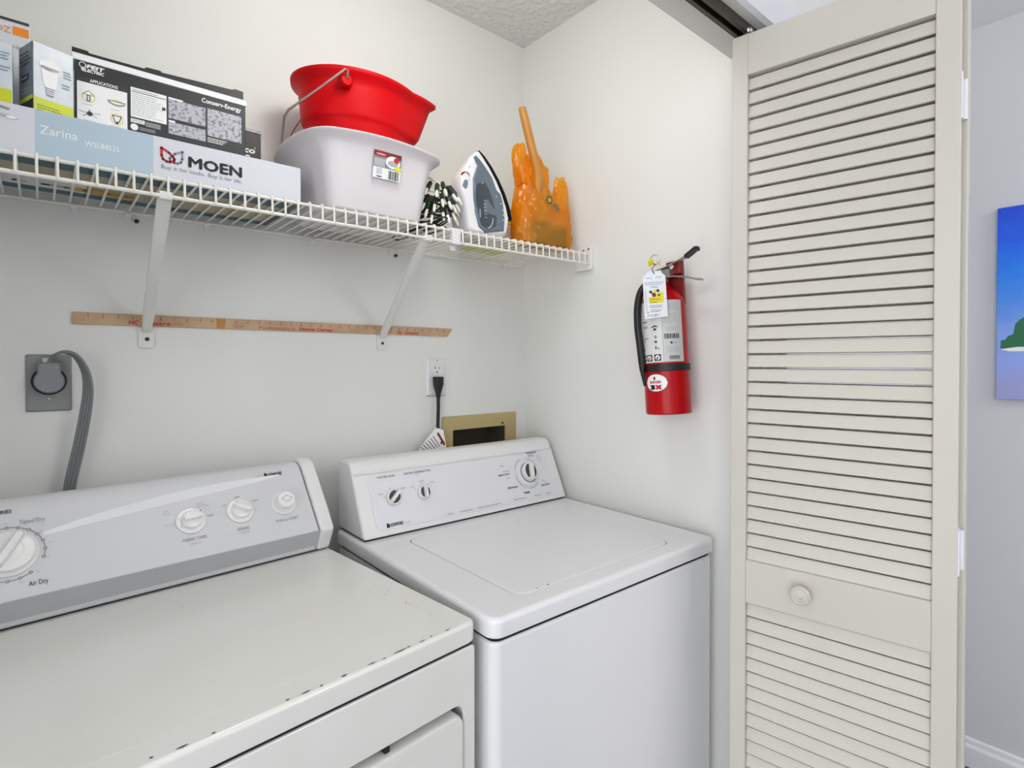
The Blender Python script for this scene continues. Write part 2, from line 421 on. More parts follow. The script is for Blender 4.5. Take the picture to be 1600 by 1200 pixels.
o = chp.build('paint_chips', W, lambda x, y, d: Vector((x, y, .9152+d))); tag(o, 'dark chips in the enamel at the lid edge')['kind'] = 'stuff'
cp = [(.500, .918), (.5672, 1.0624), (.5715, 1.0650), (.5735, 1.0735), (.578, 1.083), (.590, 1.0925), (.632, 1.0925), (.650, 1.070), (.652, .918)]
bm = bmesh.new(); prism(bm, cp, -.679, -.006, .007, 3); obj('console', bm, 'plastic_white', W, True, 35)
obj('console_seam', box(-.672, -.013, .507, .648, .9138, .9185), 'seam_black', W)
wu, wv = Vector((1, 0, 0)), Vector((0, .067, .144)).normalized(); wn = wu.cross(wv); wo = Vector((0, .5, .918))
WF = plane(wo, wu, wv)
def on_face(fr, u, v, n, o, poly_fn): pass
bm = bmesh.new(); loft(bm, [[WF(x, y, d) for x, y in rrect(.598-2*e, .140-2*e, .018, 5, -.344, .084)] for d, e in ((-.002, 0), (.0006, 0), (.0014, .0008))]); obj('control_panel', bm, 'panel_white', W, True, 30)
bm = bmesh.new(); loft(bm, [[WF(x, y, d) for x, y in rrect(.196-2*e, .078-2*e, .016, 5, -.534, .0945)] for d, e in ((.0005, 0), (.0016, .0), (.0019, .0008))]); obj('knob_plate', bm, 'panel_white', W, True, 30)
def knob(parent, F, u, v, r, h, capm, basem, grip_ang=None, gripm=None, collar=None, name='knob', z0=.001, grip_w=.42):
    O = F(u, v, z0); e1 = (F(u+.01, v, 0)-F(u, v, 0)).normalized(); e2 = (F(u, v+.01, 0)-F(u, v, 0)).normalized(); n = e1.cross(e2)
    if collar:
        c = obj(name+'_bezel', lathe(bmesh.new(), [(collar, 0), (collar, .0012), (collar*.96, .0024), (collar*.72, .003)], 36, (O, e1, e2, n)), basem, parent, True, 30)
    k = obj(name, lathe(bmesh.new(), [(r*1.0, .001), (r*1.0, h*.35), (r*.95, h*.48), (r*.80, h*.52), (r*.78, h*.55)], 32, (O, e1, e2, n)), capm, parent, True, 35)
    if grip_ang is not None:
        c, s = cos(grip_ang), sin(grip_ang); g1 = e1*c+e2*s; g2 = -e1*s+e2*c
        bm = bmesh.new(); R = rrect(r*1.78, r*grip_w, r*grip_w*.45, 4)
        loft(bm, [[O+g1*x*q+g2*y*q2+n*hh for x, y in R] for q, q2, hh in ((1, 1.25, h*.4), (.97, 1.05, h*.9), (.92, .85, h)) ])
        obj('grip', bm, capm, k, True, 40)
        if gripm:
            for sg in (-1, 1):
                bm = bmesh.new(); P = [(r*.76*cos(a), sg*(r*grip_w*.62+(r*.76-r*grip_w*.62)*sin(a))) for a in (pi*i/10 for i in range(11))]
                loft(bm, [[O+g1*x+g2*y+n*(h*.552) for x, y in P], [O+g1*x*.97+g2*y*.99+n*(h*.575) for x, y in P]]); obj('inset', bm, gripm, k)
    return k
knob(W, WF, -.5845, .0895, .0195, .018, 'knob_white', 'panel_white', radians(42), 'knob_dark', None, z0=.0022)
knob(W, WF, -.4975, .0885, .0175, .020, 'knob_white', 'panel_white', radians(86), 'knob_dark', None, z0=.0022)
e1 = wu; e2 = wv
O = WF(-.138, .093, .0012); bm = lathe(bmesh.new(), [(.044, 0), (.044, .002), (.0405, .0026), (.040, .006), (.0375, .0075), (.030, .0085), (.0285, .0085)], 48, (O, wu, wv, wn)); dl = obj('cycle_dial', bm, 'panel_white', W, True, 30)
obj('dial_ring', lathe(bmesh.new(), [(.0300, .0075), (.0300, .0092), (.0278, .0092), (.0278, .0075)], 40, (O, wu, wv, wn), False, False), 'knob_dark', dl)
knob(dl, WF, -.136, .095, .0275, .022, 'knob_white', 'panel_white', radians(78), 'knob_dark', None, z0=.008, grip_w=.40)
p = Print()
p.text('WATER LEVEL', -.6176, .1415, 'ink_dark', h=.0052, w=.051).text('WATER TEMPERATURE', -.5424, .1415, 'ink_dark', h=.0056, w=.079).text('WASH', -.513, .1355, 'ink_light', h=.003)
p.text('KENMORE', -.6055, .0205, 'ink_black', h=.0085, w=.034, bold=.02, shear=.2).poly([(-.6168, .0195), (-.6085, .0195), (-.6070, .0255), (-.6115, .0300), (-.6155, .0300)], 'ink_black').text('70 SERIES', -.570, .0215, 'ink_light', h=.004, w=.018)
p.text('PERMANENT', -.1185, .1500, 'ink_dark', h=.0052, w=.040, bold=.02).text('PRESS', -.1165, .1410, 'ink_dark', h=.0048, w=.022).text('HEAVY DUTY', -.2468, .0965, 'ink_dark', h=.005, w=.043, bold=.02)
p.text('REGULAR', -.226, .1065, 'ink_grey', h=.004, w=.022).text('LIGHT', -.219, .0855, 'ink_grey', h=.004, w=.014).text('SOAK', -.233, .1235, 'ink_grey', h=.004, w=.014)
p.text('PREWASH', -.2251, .0560, 'ink_dark', h=.0055, w=.037, bold=.02).text('TIMER', -.1716, .0335, 'ink_black', h=.0055, w=.023, bold=.03).text('DELICATE', -.0976, .0465, 'ink_dark', h=.005, w=.034, bold=.02).text('KNIT', -.090, .0595, 'ink_grey', h=.004).text('LIGHT', -.083, .0535, 'ink_grey', h=.0032)
p.text('HEAVY', -.0855, .1375, 'ink_grey', h=.0035).text('MEDIUM', -.083, .1305, 'ink_grey', h=.0035).text('LIGHT', -.081, .1235, 'ink_grey', h=.0035)
for (u, v, a) in ((-.622, .1005, 'SMALL'), (-.559, .1075, 'LARGE'), (-.531, .1055, 'HOT'), (-.505, .1175, 'WARM'), (-.474, .1105, 'COLD')): p.text(a, u, v, 'ink_grey', h=.0034)
for u0, u1, v in ((-.2153, -.1471, .0205), (-.134, -.103, .0205), (-.090, -.060, .0205), (-.4423, -.4179, .0195), (-.4033, -.3594, .0195), (-.3461, -.2565, .0195)): p.lines(u0, v, u1, v+.0042, 1, 'ink_light', fill=.8, seed=int(-u0*999))
for a0 in (.4, 1.9, 3.2, 4.6): p.stroke([(-.138+.0458*cos(a0+i*.11), .093+.0458*sin(a0+i*.11)) for i in range(9)], .0018, 'ink_light')
for k in range(20):
    a = 2*pi*k/20+.1
    if k % 5: p.stroke([(-.138+.0465*cos(a), .093+.0465*sin(a)), (-.138+.049*cos(a), .093+.049*sin(a))], .0009, 'ink_grey')
for cx, cy, a in ((-.5845, .0895, 3.0), (-.5845, .0895, 1.75), (-.5845, .0895, .75), (-.4975, .0885, 2.6), (-.4975, .0885, 1.6), (-.4975, .0885, .9)): p.disc(cx+.0245*cos(a), cy+.0245*sin(a), .0011, 'ink_black', n=8)
p.build('lettering', W, WF, base=.0022)['kind'] = 'stuff'

# ------------------------------------------------------------------ dryer
D = thing('clothes_dryer', 'white clothes dryer with a silver console at the left', 'dryer', (-.7226, -.6965, 0), (0, 0, .0887))
bm = bmesh.new(); n = 6
lp = []
for z, e in ((.02, 0), (.864, 0), (.869, .0015), (.872, .006)): lp.append([(*q, z) for q in rrect(.727-2*e, .628-2*e, .006, n, -.3685, .346)])
loft(bm, lp); cab = obj('cabinet', bm, 'enamel_dryer', D, True)
obj('seam', box(-.729, -.008, .0055, .65, .866, .8815), 'seam_black', D)
obj('top_panel', top_panel(bmesh.new(), -.737, 0, 0, .66, .8800, .914, .016, .007), 'enamel_dryer', D, True)
# faint pressed rib just inside the rim of the top
bm = bmesh.new(); R0 = rrect(.665, .46, .03, 6, -.3685, .262)
lp = []
for e, d in ((0, -.0005), (.002, .0008), (.004, -.0005)): lp.append([(*q, .914+d) for q in rrect(.655-2*e, .452-2*e, .03, 6, -.3685, .272)])
loft(bm, lp, False, False); obj('pressed_rib', bm, 'enamel_dryer', D, True, 80)
# front door: pocket frame and door slab
PX0, PX1, PZ1 = -.715, -.034, .787
bm = bmesh.new(); n = 6; zc = .4215; hh = (PZ1-zc)
def fl(w_, h_, r_, b_): return [(x, b_, z) for x, z in rrect(w_, h_, r_, n, -.3685, zc)]
loft(bm, [fl(.727, .904, .006, .033), fl(.729, .906, .006, .005), fl(.7285, .9055, .006, .0025), fl(.724, .901, .006, .0005), fl(.687, 2*hh+.006, .022, .0005), fl(.682, 2*hh+.001, .020, .0025), fl(.681, 2*hh, .020, .005)], False, False)
obj('front_panel', bm, 'enamel_dryer', D, True)
bm = bmesh.new(); loft(bm, [fl(.681, 2*hh, .020, .005), fl(.681, 2*hh, .020, .032)], False, True); obj('door_pocket', bm, 'silver_shaded', D)  # pocket walls coloured darker to stand in for shade in the door gap
bm = bmesh.new(); dz = .7755
loft(bm, [[(x, b_, z) for x, z in rrect(.676-2*e, 2*(dz-zc)-2*e, .018, n, -.3700, zc)] for b_, e in ((.030, 0), (.002, 0), (-.0025, .0015), (-.004, .006))])
dd = obj('door', bm, 'enamel_dryer', D, True)
obj('latch', box(-.174, -.166, .004, .031, .7768, .7868), 'seam_black', D)
# console
cp = [(.500, .918), (.478, .967), (.566, 1.0823), (.578, 1.096), (.592, 1.1035), (.612, 1.1035), (.640, 1.085), (.650, .918)]
bm = bmesh.new(); prism(bm, cp, -.700, -.037, .004, 3); obj('console', bm, 'silver_panel', D, True, 35)
obj('console_seam', box(-.73, -.008, .507, .648, .9138, .9185), 'seam_black', D)
cp2 = [(.498, .917), (.474, .966), (.500, 1.004), (.562, 1.0845), (.576, 1.1015), (.592, 1.1085), (.615, 1.1085), (.645, 1.088), (.655, .917)]
for x0, x1 in ((-.0345, -.003), (-.734, -.7025)):
    bm = bmesh.new(); prism(bm, cp2, x0, x1, .006, 3); obj('end_cap', bm, 'plastic_white', D, True, 35)
bm = bmesh.new(); prism(bm, [(.5005, .919), (.4785, .9665), (.490, .966), (.510, .919)], -.7022, -.0348); 
for v in bm.verts: v.co.y -= .0008
obj('lower_band', bm, 'silver_shaded', D)  # down-facing facet of the console, its shade painted in with darker silver
du, dv = Vector((1, 0, 0)), Vector((0, .100, .131)).normalized(); DF = plane((0, .478, .967), du, dv); dn = du.cross(dv)
# curved chamfer sweeping across the console
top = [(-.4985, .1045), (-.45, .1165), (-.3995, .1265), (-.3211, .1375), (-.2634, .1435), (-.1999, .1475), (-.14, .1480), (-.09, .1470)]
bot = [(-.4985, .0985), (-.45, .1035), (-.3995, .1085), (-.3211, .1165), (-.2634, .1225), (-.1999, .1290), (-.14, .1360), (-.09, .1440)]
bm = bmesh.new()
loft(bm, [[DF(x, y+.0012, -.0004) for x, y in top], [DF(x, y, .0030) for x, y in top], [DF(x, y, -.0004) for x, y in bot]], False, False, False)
obj('swoosh_chamfer', bm, 'swoosh_highlight', D, True, 30)
# timer dial
O = DF(-.5422, .0773, .0005)
dl = obj('timer_dial', lathe(bmesh.new(), [(.0385, 0), (.0385, .003), (.0345, .006), (.0335, .0085), (.0325, .0135), (.0300, .0150), (.0185, .0165), (.0180, .0155), (.0165, .0165), (.002, .0175)], 48, (O, du, dv, dn)), 'knob_white', D, True, 30)
c, s = cos(radians(58)), sin(radians(58)); g1 = du*c+dv*s; g2 = -du*s+dv*c
bm = bmesh.new(); R = rrect(.060, .011, .005, 4); loft(bm, [[O+g1*x*q+g2*y*q2+dn*h for x, y in R] for q, q2, h in ((1, 1.3, .012), (.98, 1.1, .026), (.93, .8, .0285))]); obj('grip', bm, 'knob_white', dl, True, 40)
bm = bmesh.new(); bx(bm, -.029, .029, -.0062, -.0055, .0, .0)if False else None
knob(D, DF, -.2785, .0765, .0185, .022, 'knob_white', 'knob_white', radians(2), None, .0265)
knob(D, DF, -.1865, .0785, .0185, .022, 'knob_white', 'knob_white', radians(-28), None, .0265)
O = DF(-.0965, .0785, .0005)
obj('button_bezel', lathe(bmesh.new(), [(.0265, 0), (.0265, .001), (.0250, .002), (.018, .0015)], 36, (O, du, dv, dn)), 'knob_white', D, True, 30)
bt = obj('start_button', lathe(bmesh.new(), [(.0175, 0), (.0175, .002), (.0168, .010), (.0185, .0125), (.0188, .019), (.0165, .0215), (.002, .0222)], 36, (O, du, dv, dn)), 'knob_white', D, True, 30)
Print().stroke([(-.0115, 0), (0, .0075), (.0115, 0), (0, -.0075)], .0009, 'ink_grey', closed=True).build('diamond_mark', bt, plane(O, du, dv), base=.0222)
p = Print()
p.text('KENMORE', -.1120, .1465, 'ink_black', h=.0085, w=.030, bold=.02, shear=.2).poly([(-.1215, .1455), (-.1145, .1455), (-.1132, .1515), (-.117, .156), (-.1205, .156)], 'ink_black').text('70 SERIES', -.139, .1480, 'ink_light', h=.0038, w=.014)
p.text('FABRIC CARE', -.2985, .0365, 'ink_grey', h=.0062, w=.041).text('SELECT', -.288, .0285, 'ink_light', h=.003, w=.020).text('SIGNAL', -.2000, .0365, 'ink_grey', h=.0062, w=.024).text('VOLUME', -.197, .0290, 'ink_light', h=.003, w=.018)
p.text('PUSH to START', -.1222, .0370, 'ink_grey', h=.0062, w=.048).text('Timed Dry', -.5268, .1260, 'ink_grey', h=.0075, w=.033).text('Air Dry', -.5203, .0165, 'ink_dark', h=.0085, w=.024).text('70 SERIES', -.5655, .1490, 'ink_dark', h=.0065, w=.030, bold=.02)
for u, v, t_ in ((-.322, .103, 'AIR'), (-.322, .097, 'FLUFF'), (-.263, .108, 'HEAVY'), (-.263, .102, 'COTTON'), (-.2475, .079, 'LOW'), (-.324, .074, 'DELICATE'), (-.219, .0945, 'OFF'), (-.192, .1080, 'LOW'), (-.159, .0945, 'HIGH')): p.text(t_, u, v, 'ink_light' if t_ not in ('OFF', 'LOW', 'HIGH') else 'ink_grey', h=.0035)
for k in range(26):
    a = radians(-130+k*9.2)
    u, v = -.5422+.0455*cos(a), .0773+.0455*sin(a)
    if k % 2 == 0 and not 8 < k < 12:
        p.stroke([(u+.0022*cos(b), v+.0022*sin(b)) for b in (2*pi*i/8 for i in range(8))], .0008, 'ink_dark', closed=True)
    elif not 8 < k < 12: p.stroke([(-.5422+.0455*cos(a-.08), .0773+.0455*sin(a-.08)), (-.5422+.0455*cos(a+.08), .0773+.0455*sin(a+.08))], .0008, 'ink_dark')
    if k % 3 == 0: p.lines(-.5422+.053*cos(a)-.003, .0773+.053*sin(a)-.0012, -.5422+.053*cos(a)+.003, .0773+.053*sin(a)+.0012, 1, 'ink_light', seed=k)
for u, v in ((-.270, .1005), (-.2865, .1005), (-.2595, .0935), (-.300, .0845), (-.297, .0675), (-.1985, .0945), (-.1905, .1000)): p.disc(u, v, .0012, 'ink_dark' if v in (.0935, .1) else 'ink_light', 14, n=8)
p.build('lettering', D, DF, base=.0004)['kind'] = 'stuff'
p = Print(); R_ = random.Random(3)
for x, wd, b0 in ((-.112, .010, .006), (-.134, .006, .007), (-.158, .022, .006), (-.178, .007, .005), (-.20, .012, .006), (-.24, .008, .006), (-.27, .004, .006), (-.295, .012, .007), (-.315, .005, .008), (-.40, .004, .007), (-.436, .012, .007), (-.46, .004, .012), (-.48, .003, .006), (-.09, .004, .008), (-.062, .008, .006)):
    p.poly([(x, b0), (x+wd*.5, b0-.0012), (x+wd, b0), (x+wd, b0+.0013), (x+wd*.4, b0+.0018*R_.uniform(.3, 1)), (x, b0+.0008)], 'screw_dark' if R_.random() > .2 else 'brush_brown')
for x, y in ((-.055, .19), (-.041, .20), (-.046, .125), (-.049, .135), (-.052, .13), (-.33, .40), (-.005, .17), (-.007, .172), (-.008, .36)): p.poly([(x, y), (x+.003, y-.001), (x+.004, y+.001), (x+.001, y+.0018)], 'ink_grey')
o = p.build('paint_chips', D, lambda x, y, d: Vector((x, y, .9141+d))); tag(o, 'dark chips in the enamel along the front edge')['kind'] = 'stuff'

# ------------------------------------------------------------------ outlets and cords on the back wall
t = thing('dryer_outlet', 'grey heavy-duty wall outlet plate behind the dryer', 'outlet', (-1.2552, 0, 1.297))
bm = bmesh.new(); loft(bm, [[(x, -d, z) for x, z in rrect(.070-2*e, .112-2*e, .003, 3)] for d, e in ((0, 0), (.003, 0), (.0055, .003))]); obj('cover_plate', bm, 'outlet_grey', t, True, 30)
obj('receptacle', lathe(bmesh.new(), [(.0275, .005), (.0275, .0075), (.026, .0085)], 36, (Vector((0, 0, .004)), Vector((1, 0, 0)), Vector((0, 0, 1)), Vector((0, -1, 0)))), 'rubber_black', t, True, 30)
obj('screw', lathe(bmesh.new(), [(.0032, .005), (.0032, .0065), (.002, .0075)], 14, (Vector((0, 0, -.031)), Vector((1, 0, 0)), Vector((0, 0, 1)), Vector((0, -1, 0)))), 'steel', t, True)
t = thing('power_cord', 'thick grey ribbed cord looping from plug down behind dryer', 'cord', (-1.2552, 0, 1.301))
prof = [(.0235*cos(a), .0235*sin(a)) for a in (radians(-220+i*260/18) for i in range(19))] + [(.017, .034), (.014, .037), (-.014, .037), (-.017, .034)]
bm = bmesh.new(); loft(bm, [[(x*q, -d, z*q) for x, z in prof] for d, q in ((.009, .96), (.012, 1), (.030, 1), (.034, .97), (.036, .90))]); obj('plug', bm, 'plug_grey', t, True, 35)
bm = bmesh.new(); bx(bm, -.010, .004, -.032, -.016, .036, .045, .001); tube(bm, [(-.006, -.036, .041), (-.006, -.03, .041)], .0025, 8); obj('strain_clamp', bm, 'steel', t)
cp_ = [(-.002, -.024, .030), (.002, -.026, .042), (.0105, -.034, .0525), (.0235, -.042, .0565), (.040, -.046, .0485), (.0545, -.048, .0190), (.0585, -.048, -.019), (.0535, -.046, -.0695), (.0435, -.042, -.1317), (.0340, -.040, -.1807), (.0285, -.040, -.2176), (.020, -.040, -.32)]
path = smooth_path(cp_, 8); bm = bmesh.new(); m_ = len(path)
for k in (-1.5, -.5, .5, 1.5):
    Q = []
    for i, q in enumerate(path):
        tg = (path[min(i+1, m_-1)]-path[max(i-1, 0)]).normalized(); f = min(1, max(0, (i-20)/50)); side = Vector((0, -1, 0)).cross(tg).normalized()
        dirn = (Vector((0, -1, 0))*(1-f)+side*f).normalized(); Q.append(q+dirn*k*.0048)
    tube(bm, Q, .0030, 8, up=(0, 1, .1))
obj('cable', bm, 'cable_grey', t, True, 60)

t = thing('wall_outlet', 'white duplex wall outlet above the washer console', 'outlet', (-.3565, 0, 1.2936))
bm = bmesh.new(); loft(bm, [[(x, -d, z) for x, z in rrect(.068-2*e, .114-2*e, .003, 3)] for d, e in ((0, 0), (.002, 0), (.005, .004))]); obj('cover_plate', bm, 'plastic_white', t, True, 30)
for z in (.021, -.019):
    bm = bmesh.new(); loft(bm, [[(x, -d, zz+z) for x, zz in rrect(.032, .030, .012, 5)] for d in (.004, .0068)]); rc = obj('receptacle', bm, 'knob_white', t, True, 30)
    bm = bmesh.new(); bx(bm, -.0082, -.0058, -.0071, -.006, z+.001, z+.010); bx(bm, .0060, .0078, -.0071, -.006, z+.001, z+.009); lathe(bm, [(.0026, .006), (.0026, .0071)], 12, (Vector((0, 0, z-.007)), Vector((1, 0, 0)), Vector((0, 0, 1)), Vector((0, -1, 0)))); obj('slots', bm, 'seam_black', rc)
obj('screw', lathe(bmesh.new(), [(.0028, .0045), (.0028, .0056), (.0015, .0062)], 12, (Vector((0, 0, .049)), Vector((1, 0, 0)), Vector((0, 0, 1)), Vector((0, -1, 0)))), 'steel', t, True)
obj('plate_gap', box(-.033, .033, -.0012, -.0002, -.0590, -.0572), 'ink_grey', t)
t = thing('power_cord', 'black washer power cord plugged in below', 'cord', (-.3565, 0, 1.2936))
bm = bmesh.new(); loft(bm, [[(x-.006, -.022+y, z) for x, y in rrect(a, b, min(a, b)*.3, 3)] for z, a, b in ((.000, .026, .026), (-.001, .028, .028), (-.022, .028, .027), (-.036, .020, .022), (-.052, .012, .014), (-.062, .011, .013))])
obj('plug', bm, 'rubber_black', t, True, 40)
obj('cable', tube(bmesh.new(), smooth_path([(-.006, -.022, -.055), (-.0075, -.024, -.10), (-.0105, -.026, -.15), (-.012, -.026, -.21), (-.016, -.03, -.30)], 6), .0052, 10), 'rubber_black', t, True)
tg_o = Vector((-.0875, -.046, -.2185)); tu = Vector((.100, .006, -.006)).normalized()
bm = bmesh.new(); TP = [(-.0175, .0030), (.0065, -.0040), (.0160, -.0560), (-.090, -.0620), (-.060, -.030)]
TP = [(-.024, -.1500), (.0010, -.1585), (.0110, -.2030), (.0090, -.225), (-.070, -.225), (-.083, -.206)]
loft(bm, [[(x, -.038+y, z) for x, z in TP] for y in (0, .0006)]); wt = obj('warning_tag', bm, 'ink_white', t); tag(wt, 'white paper warning tag with a red bar')
p = Print(); p.poly([(-.0225, -.1670), (-.0160, -.1640), (.0085, -.2010), (.0030, -.2060)], 'ink_maroon')
for k in range(6): p.stroke([(-.0345-.0085*k, -.1745-.0055*k), (-.013-.0080*k, -.2050-.003*k)], .0021, 'ink_dark' if k % 2 else 'ink_black')
p.poly([(-.010, -.195), (-.004, -.190), (-.001, -.197), (-.007, -.202)], 'ink_dark')
p.build('tag_print', wt, FRONT(-.038))

t = thing('valve_box', 'tan recessed washer valve box in the back wall', 'valve box', (-.1879, 0, 1.06))
bm = bmesh.new(); FO = rrect(.2973, .250, .003, 2, 0, -.0155); FI = rrect(.2115, .176, .003, 2, -.0052, -.0215)
loft(bm, [[(x, -.0005, z) for x, z in FO], [(x, -.004, z) for x, z in FO], [(x, -.006, z) for x, z in rrect(.2933, .246, .003, 2, 0, -.0155)], [(x, -.006, z) for x, z in FI], [(x, -.001, z) for x, z in FI]], False, False); obj('frame', bm, 'brass_plastic', t, True, 30)
bm = bmesh.new(); loft(bm, [[(x, -.001, z) for x, z in FI], [(x, .085, z) for x, z in rrect(.200, .166, .006, 2, -.0052, -.0215)]], False, True); obj('recess', bm, 'box_inside', t)
for x in (-.100, .087): obj('screw', lathe(bmesh.new(), [(.0036, .005), (.0036, .0075), (.002, .0085)], 12, (Vector((x, 0, .0755)), Vector((1, 0, 0)), Vector((0, 0, 1)), Vector((0, -1, 0)))), 'screw_dark' if x > 0 else 'brass_plastic', t, True)
for x in (-.05, .04):
    bm = bmesh.new(); tube(bm, [(x, .07, -.105), (x, .07, -.04)], .010, 12); tube(bm, [(x, .07, -.04), (x, .03, -.04)], .008, 12); obj('tap', bm, 'track_dark', t, True)

# ------------------------------------------------------------------ yardstick on the wall
t = thing('yardstick', 'long wooden yardstick fixed to the wall under the shelf', 'ruler', (-1.2195, 0, 1.4273), (0, -.0008, 0))
bm = bmesh.new(); prism(bm, [(0, -.012), (.902, -.012), (.9185, .012), (0, .012)], -.0065, -.0005, .0008, 1, axis='y'); obj('stick', bm, 'wood_ruler', t)
p = Print()
for i in range(1, 36):
    x = .0254*i
    p.text(str(i), x+.001, .0015, 'ink_dark', h=.0046, align='r', l=1)
    p.rect(x, .0045, x+.0006, .0115, 'ink_dark')
    for k, hh in ((.25, .003), (.5, .0048), (.75, .003)): p.rect(x-.0254+.0254*k, .0115-hh, x-.0254+.0254*k+.0005, .0115, 'ink_grey')
p.text('HC', .094, -.0095, 'ink_red', h=.0085, bold=.03, shear=.2).text('Smart', .122, -.0095, 'ink_red', h=.0085, w=.048, bold=.03, shear=.2).text('Performance', .355, -.0095, 'ink_red', h=.0065, w=.085).text('Home Center', .452, -.0095, 'ink_red', h=.0075, w=.088, bold=.04, shear=.2).text('HC', .728, -.0095, 'ink_red', h=.0085, bold=.03, shear=.2).text('Smart', .752, -.0095, 'ink_red', h=.0085, w=.046, bold=.02, shear=.2)
for x in (.170, .297, .585, .690): p.lines(x, -.0085, x+.03, -.0025, 2, 'ink_red', fill=.25, seed=int(x*99))
p.build('markings', t, FRONT(-.0065))
bm = bmesh.new(); bx(bm, .262, .280, -.0068, -.0066, -.0119, .0119); o = obj('stain', bm, 'wood_handle', t); tag(o, 'darker brown stain across the stick')

# ------------------------------------------------------------------ wire shelf
TILT = .0076
def deck(x): return 1.6690+TILT*x          # top of the cross wires
def wire_shelf(name, label, x0, x1, xs):
    t = thing(name, label, 'shelf', (0, 0, 1.6690), (0, -TILT, 0), 'wire shelf sections')
    bm = bmesh.new(); tube(bm, [(0, -.006, -.0022), (0, -.302, -.0022), (0, -.3085, -.0035), (0, -.3110, -.008), (0, -.3115, -.037)], .0022, 6)
    c0 = obj('cross_wire', bm, 'wire_white', t, True); c0.location.x = xs[0]
    for x in xs[1:]: inst(c0, t, (x, 0, 0))
    for nm, y, z, r in (('front_rail', -.3065, -.0078, .0030), ('lip_rail', -.3085, -.0365, .0034), ('back_rail', -.008, -.0070, .0030)):
        obj(nm, tube(bmesh.new(), [(x0, y, z), (x1, y, z)], r, 8), 'wire_white', t, True)
    return t
xsL = [-1.2949+.0246*k for k in range(-14, 33)]
xsR = [-.1811+.0247*k for k in range(-12, 7)]
wire_shelf('wire_shelf', 'long left section of white wire shelf holding the boxes', -1.648, -.503, [x for x in xsL if x < -.506])
wire_shelf('wire_shelf', 'short right section of white wire shelf under the iron', -.493, -.014, xsR)
# connector joining the sections
t = thing('shelf_connector', 'white plastic clip joining the two wire shelf sections', 'clip', (-.498, -.308, deck(-.498)))
bm = bmesh.new(); tube(bm, [(-.017, .001, -.0072), (.017, .001, -.0072)], .0062, 10); bx(bm, -.012, .012, -.007, .008, -.042, -.004, .002); obj('sleeve', bm, 'plastic_white', t, True, 40)
bm = bmesh.new(); bx(bm, -.009, .007, .0082, .012, -.055, -.028, .001); obj('stub', bm, 'brace_white', t)
# diagonal braces
def brace(label, xt, xf, zt, zf):
    t = thing('shelf_brace', label, 'brace', (xf, 0, zf), (0, 0, 0), 'diagonal shelf braces')
    dx = xt-xf; A = Vector((0, -.006, .012)); B = Vector((dx, -.300, zt-zf)); d = (B-A).normalized(); s = Vector((1, 0, 0)); s = (s-d*s.dot(d)).normalized(); n = d.cross(s)
    if n.y > 0: n = -n
    bm = bmesh.new(); prof = [(-.0105, -.004), (-.0105, .004), (-.0070, .006), (.0070, .006), (.0105, .004), (.0105, -.004), (.0085, -.004), (.0070, .0025), (-.0070, .0025), (-.0085, -.004)]
    loft(bm, [[P+s*a*q+n*b for a, b in prof] for P, q in ((A, .8), (A+d*.06, 1), (B, 1.05))]); obj('strut', bm, 'brace_white', t, True, 30)
    bm = bmesh.new(); loft(bm, [[(x, -y, z) for x, z in rrect(.030-2*e, .046-2*e, .006, 4, 0, -.005)] for y, e in ((.0005, 0), (.003, 0), (.0042, .0012))]); obj('foot_plate', bm, 'brace_white', t, True, 30)
    obj('screw', lathe(bmesh.new(), [(.0042, .003), (.0042, .0055), (.0025, .0065)], 14, (Vector((.001, 0, -.008)), Vector((1, 0, 0)), Vector((0, 0, 1)), Vector((0, -1, 0)))), 'screw_dark', t, True)
    bm = bmesh.new(); H = B; bx(bm, H.x-.010, H.x+.010, H.y-.012, H.y+.004, H.z-.008, H.z+.006, .002); obj('hook', bm, 'brace_white', t)
brace('left diagonal white shelf brace, crossing the yardstick near its beginning', -1.1015, -1.0935, 1.626, 1.3955)
brace('right diagonal white shelf brace, footed left of the wall outlet', -.5760, -.5370, 1.630, 1.3985)
# wall clips under the back rail
nclip = 0
for x, z, wh in ((-1.2139, -.010, 'above the gap between grey outlet and left brace'), (-1.125, -.012, 'just left of the left brace'), (-.9766, -.010, 'first one right of the left brace'), (-.7333, -.012, 'left one under the white tub'), (-.5084, -.013, 'next to the right brace'), (-.0900, -.010, 'under the orange bag')):
    t = thing('shelf_clip', 'small white wall clip holding the shelf, '+wh, 'clip', (x, 0, deck(x)+z), (0, 0, 0), 'wall clips behind the shelf')
    bm = bmesh.new(); bx(bm, -.006, .006, -.004, -.0003, -.012, .008, .001); tube(bm, [(-.006, -.008, .001), (.006, -.008, .001)], .0052, 10); obj('hook', bm, 'plastic_white', t, True, 40)
    if x in (-1.125, -.5084): obj('screw', lathe(bmesh.new(), [(.0042, .003), (.0042, .008), (.002, .010)], 12, (Vector((.015, .002, -.010)), Vector((1, 0, 0)), Vector((0, 0, 1)), Vector((0, -1, 0)))), 'screw_dark', t, True)
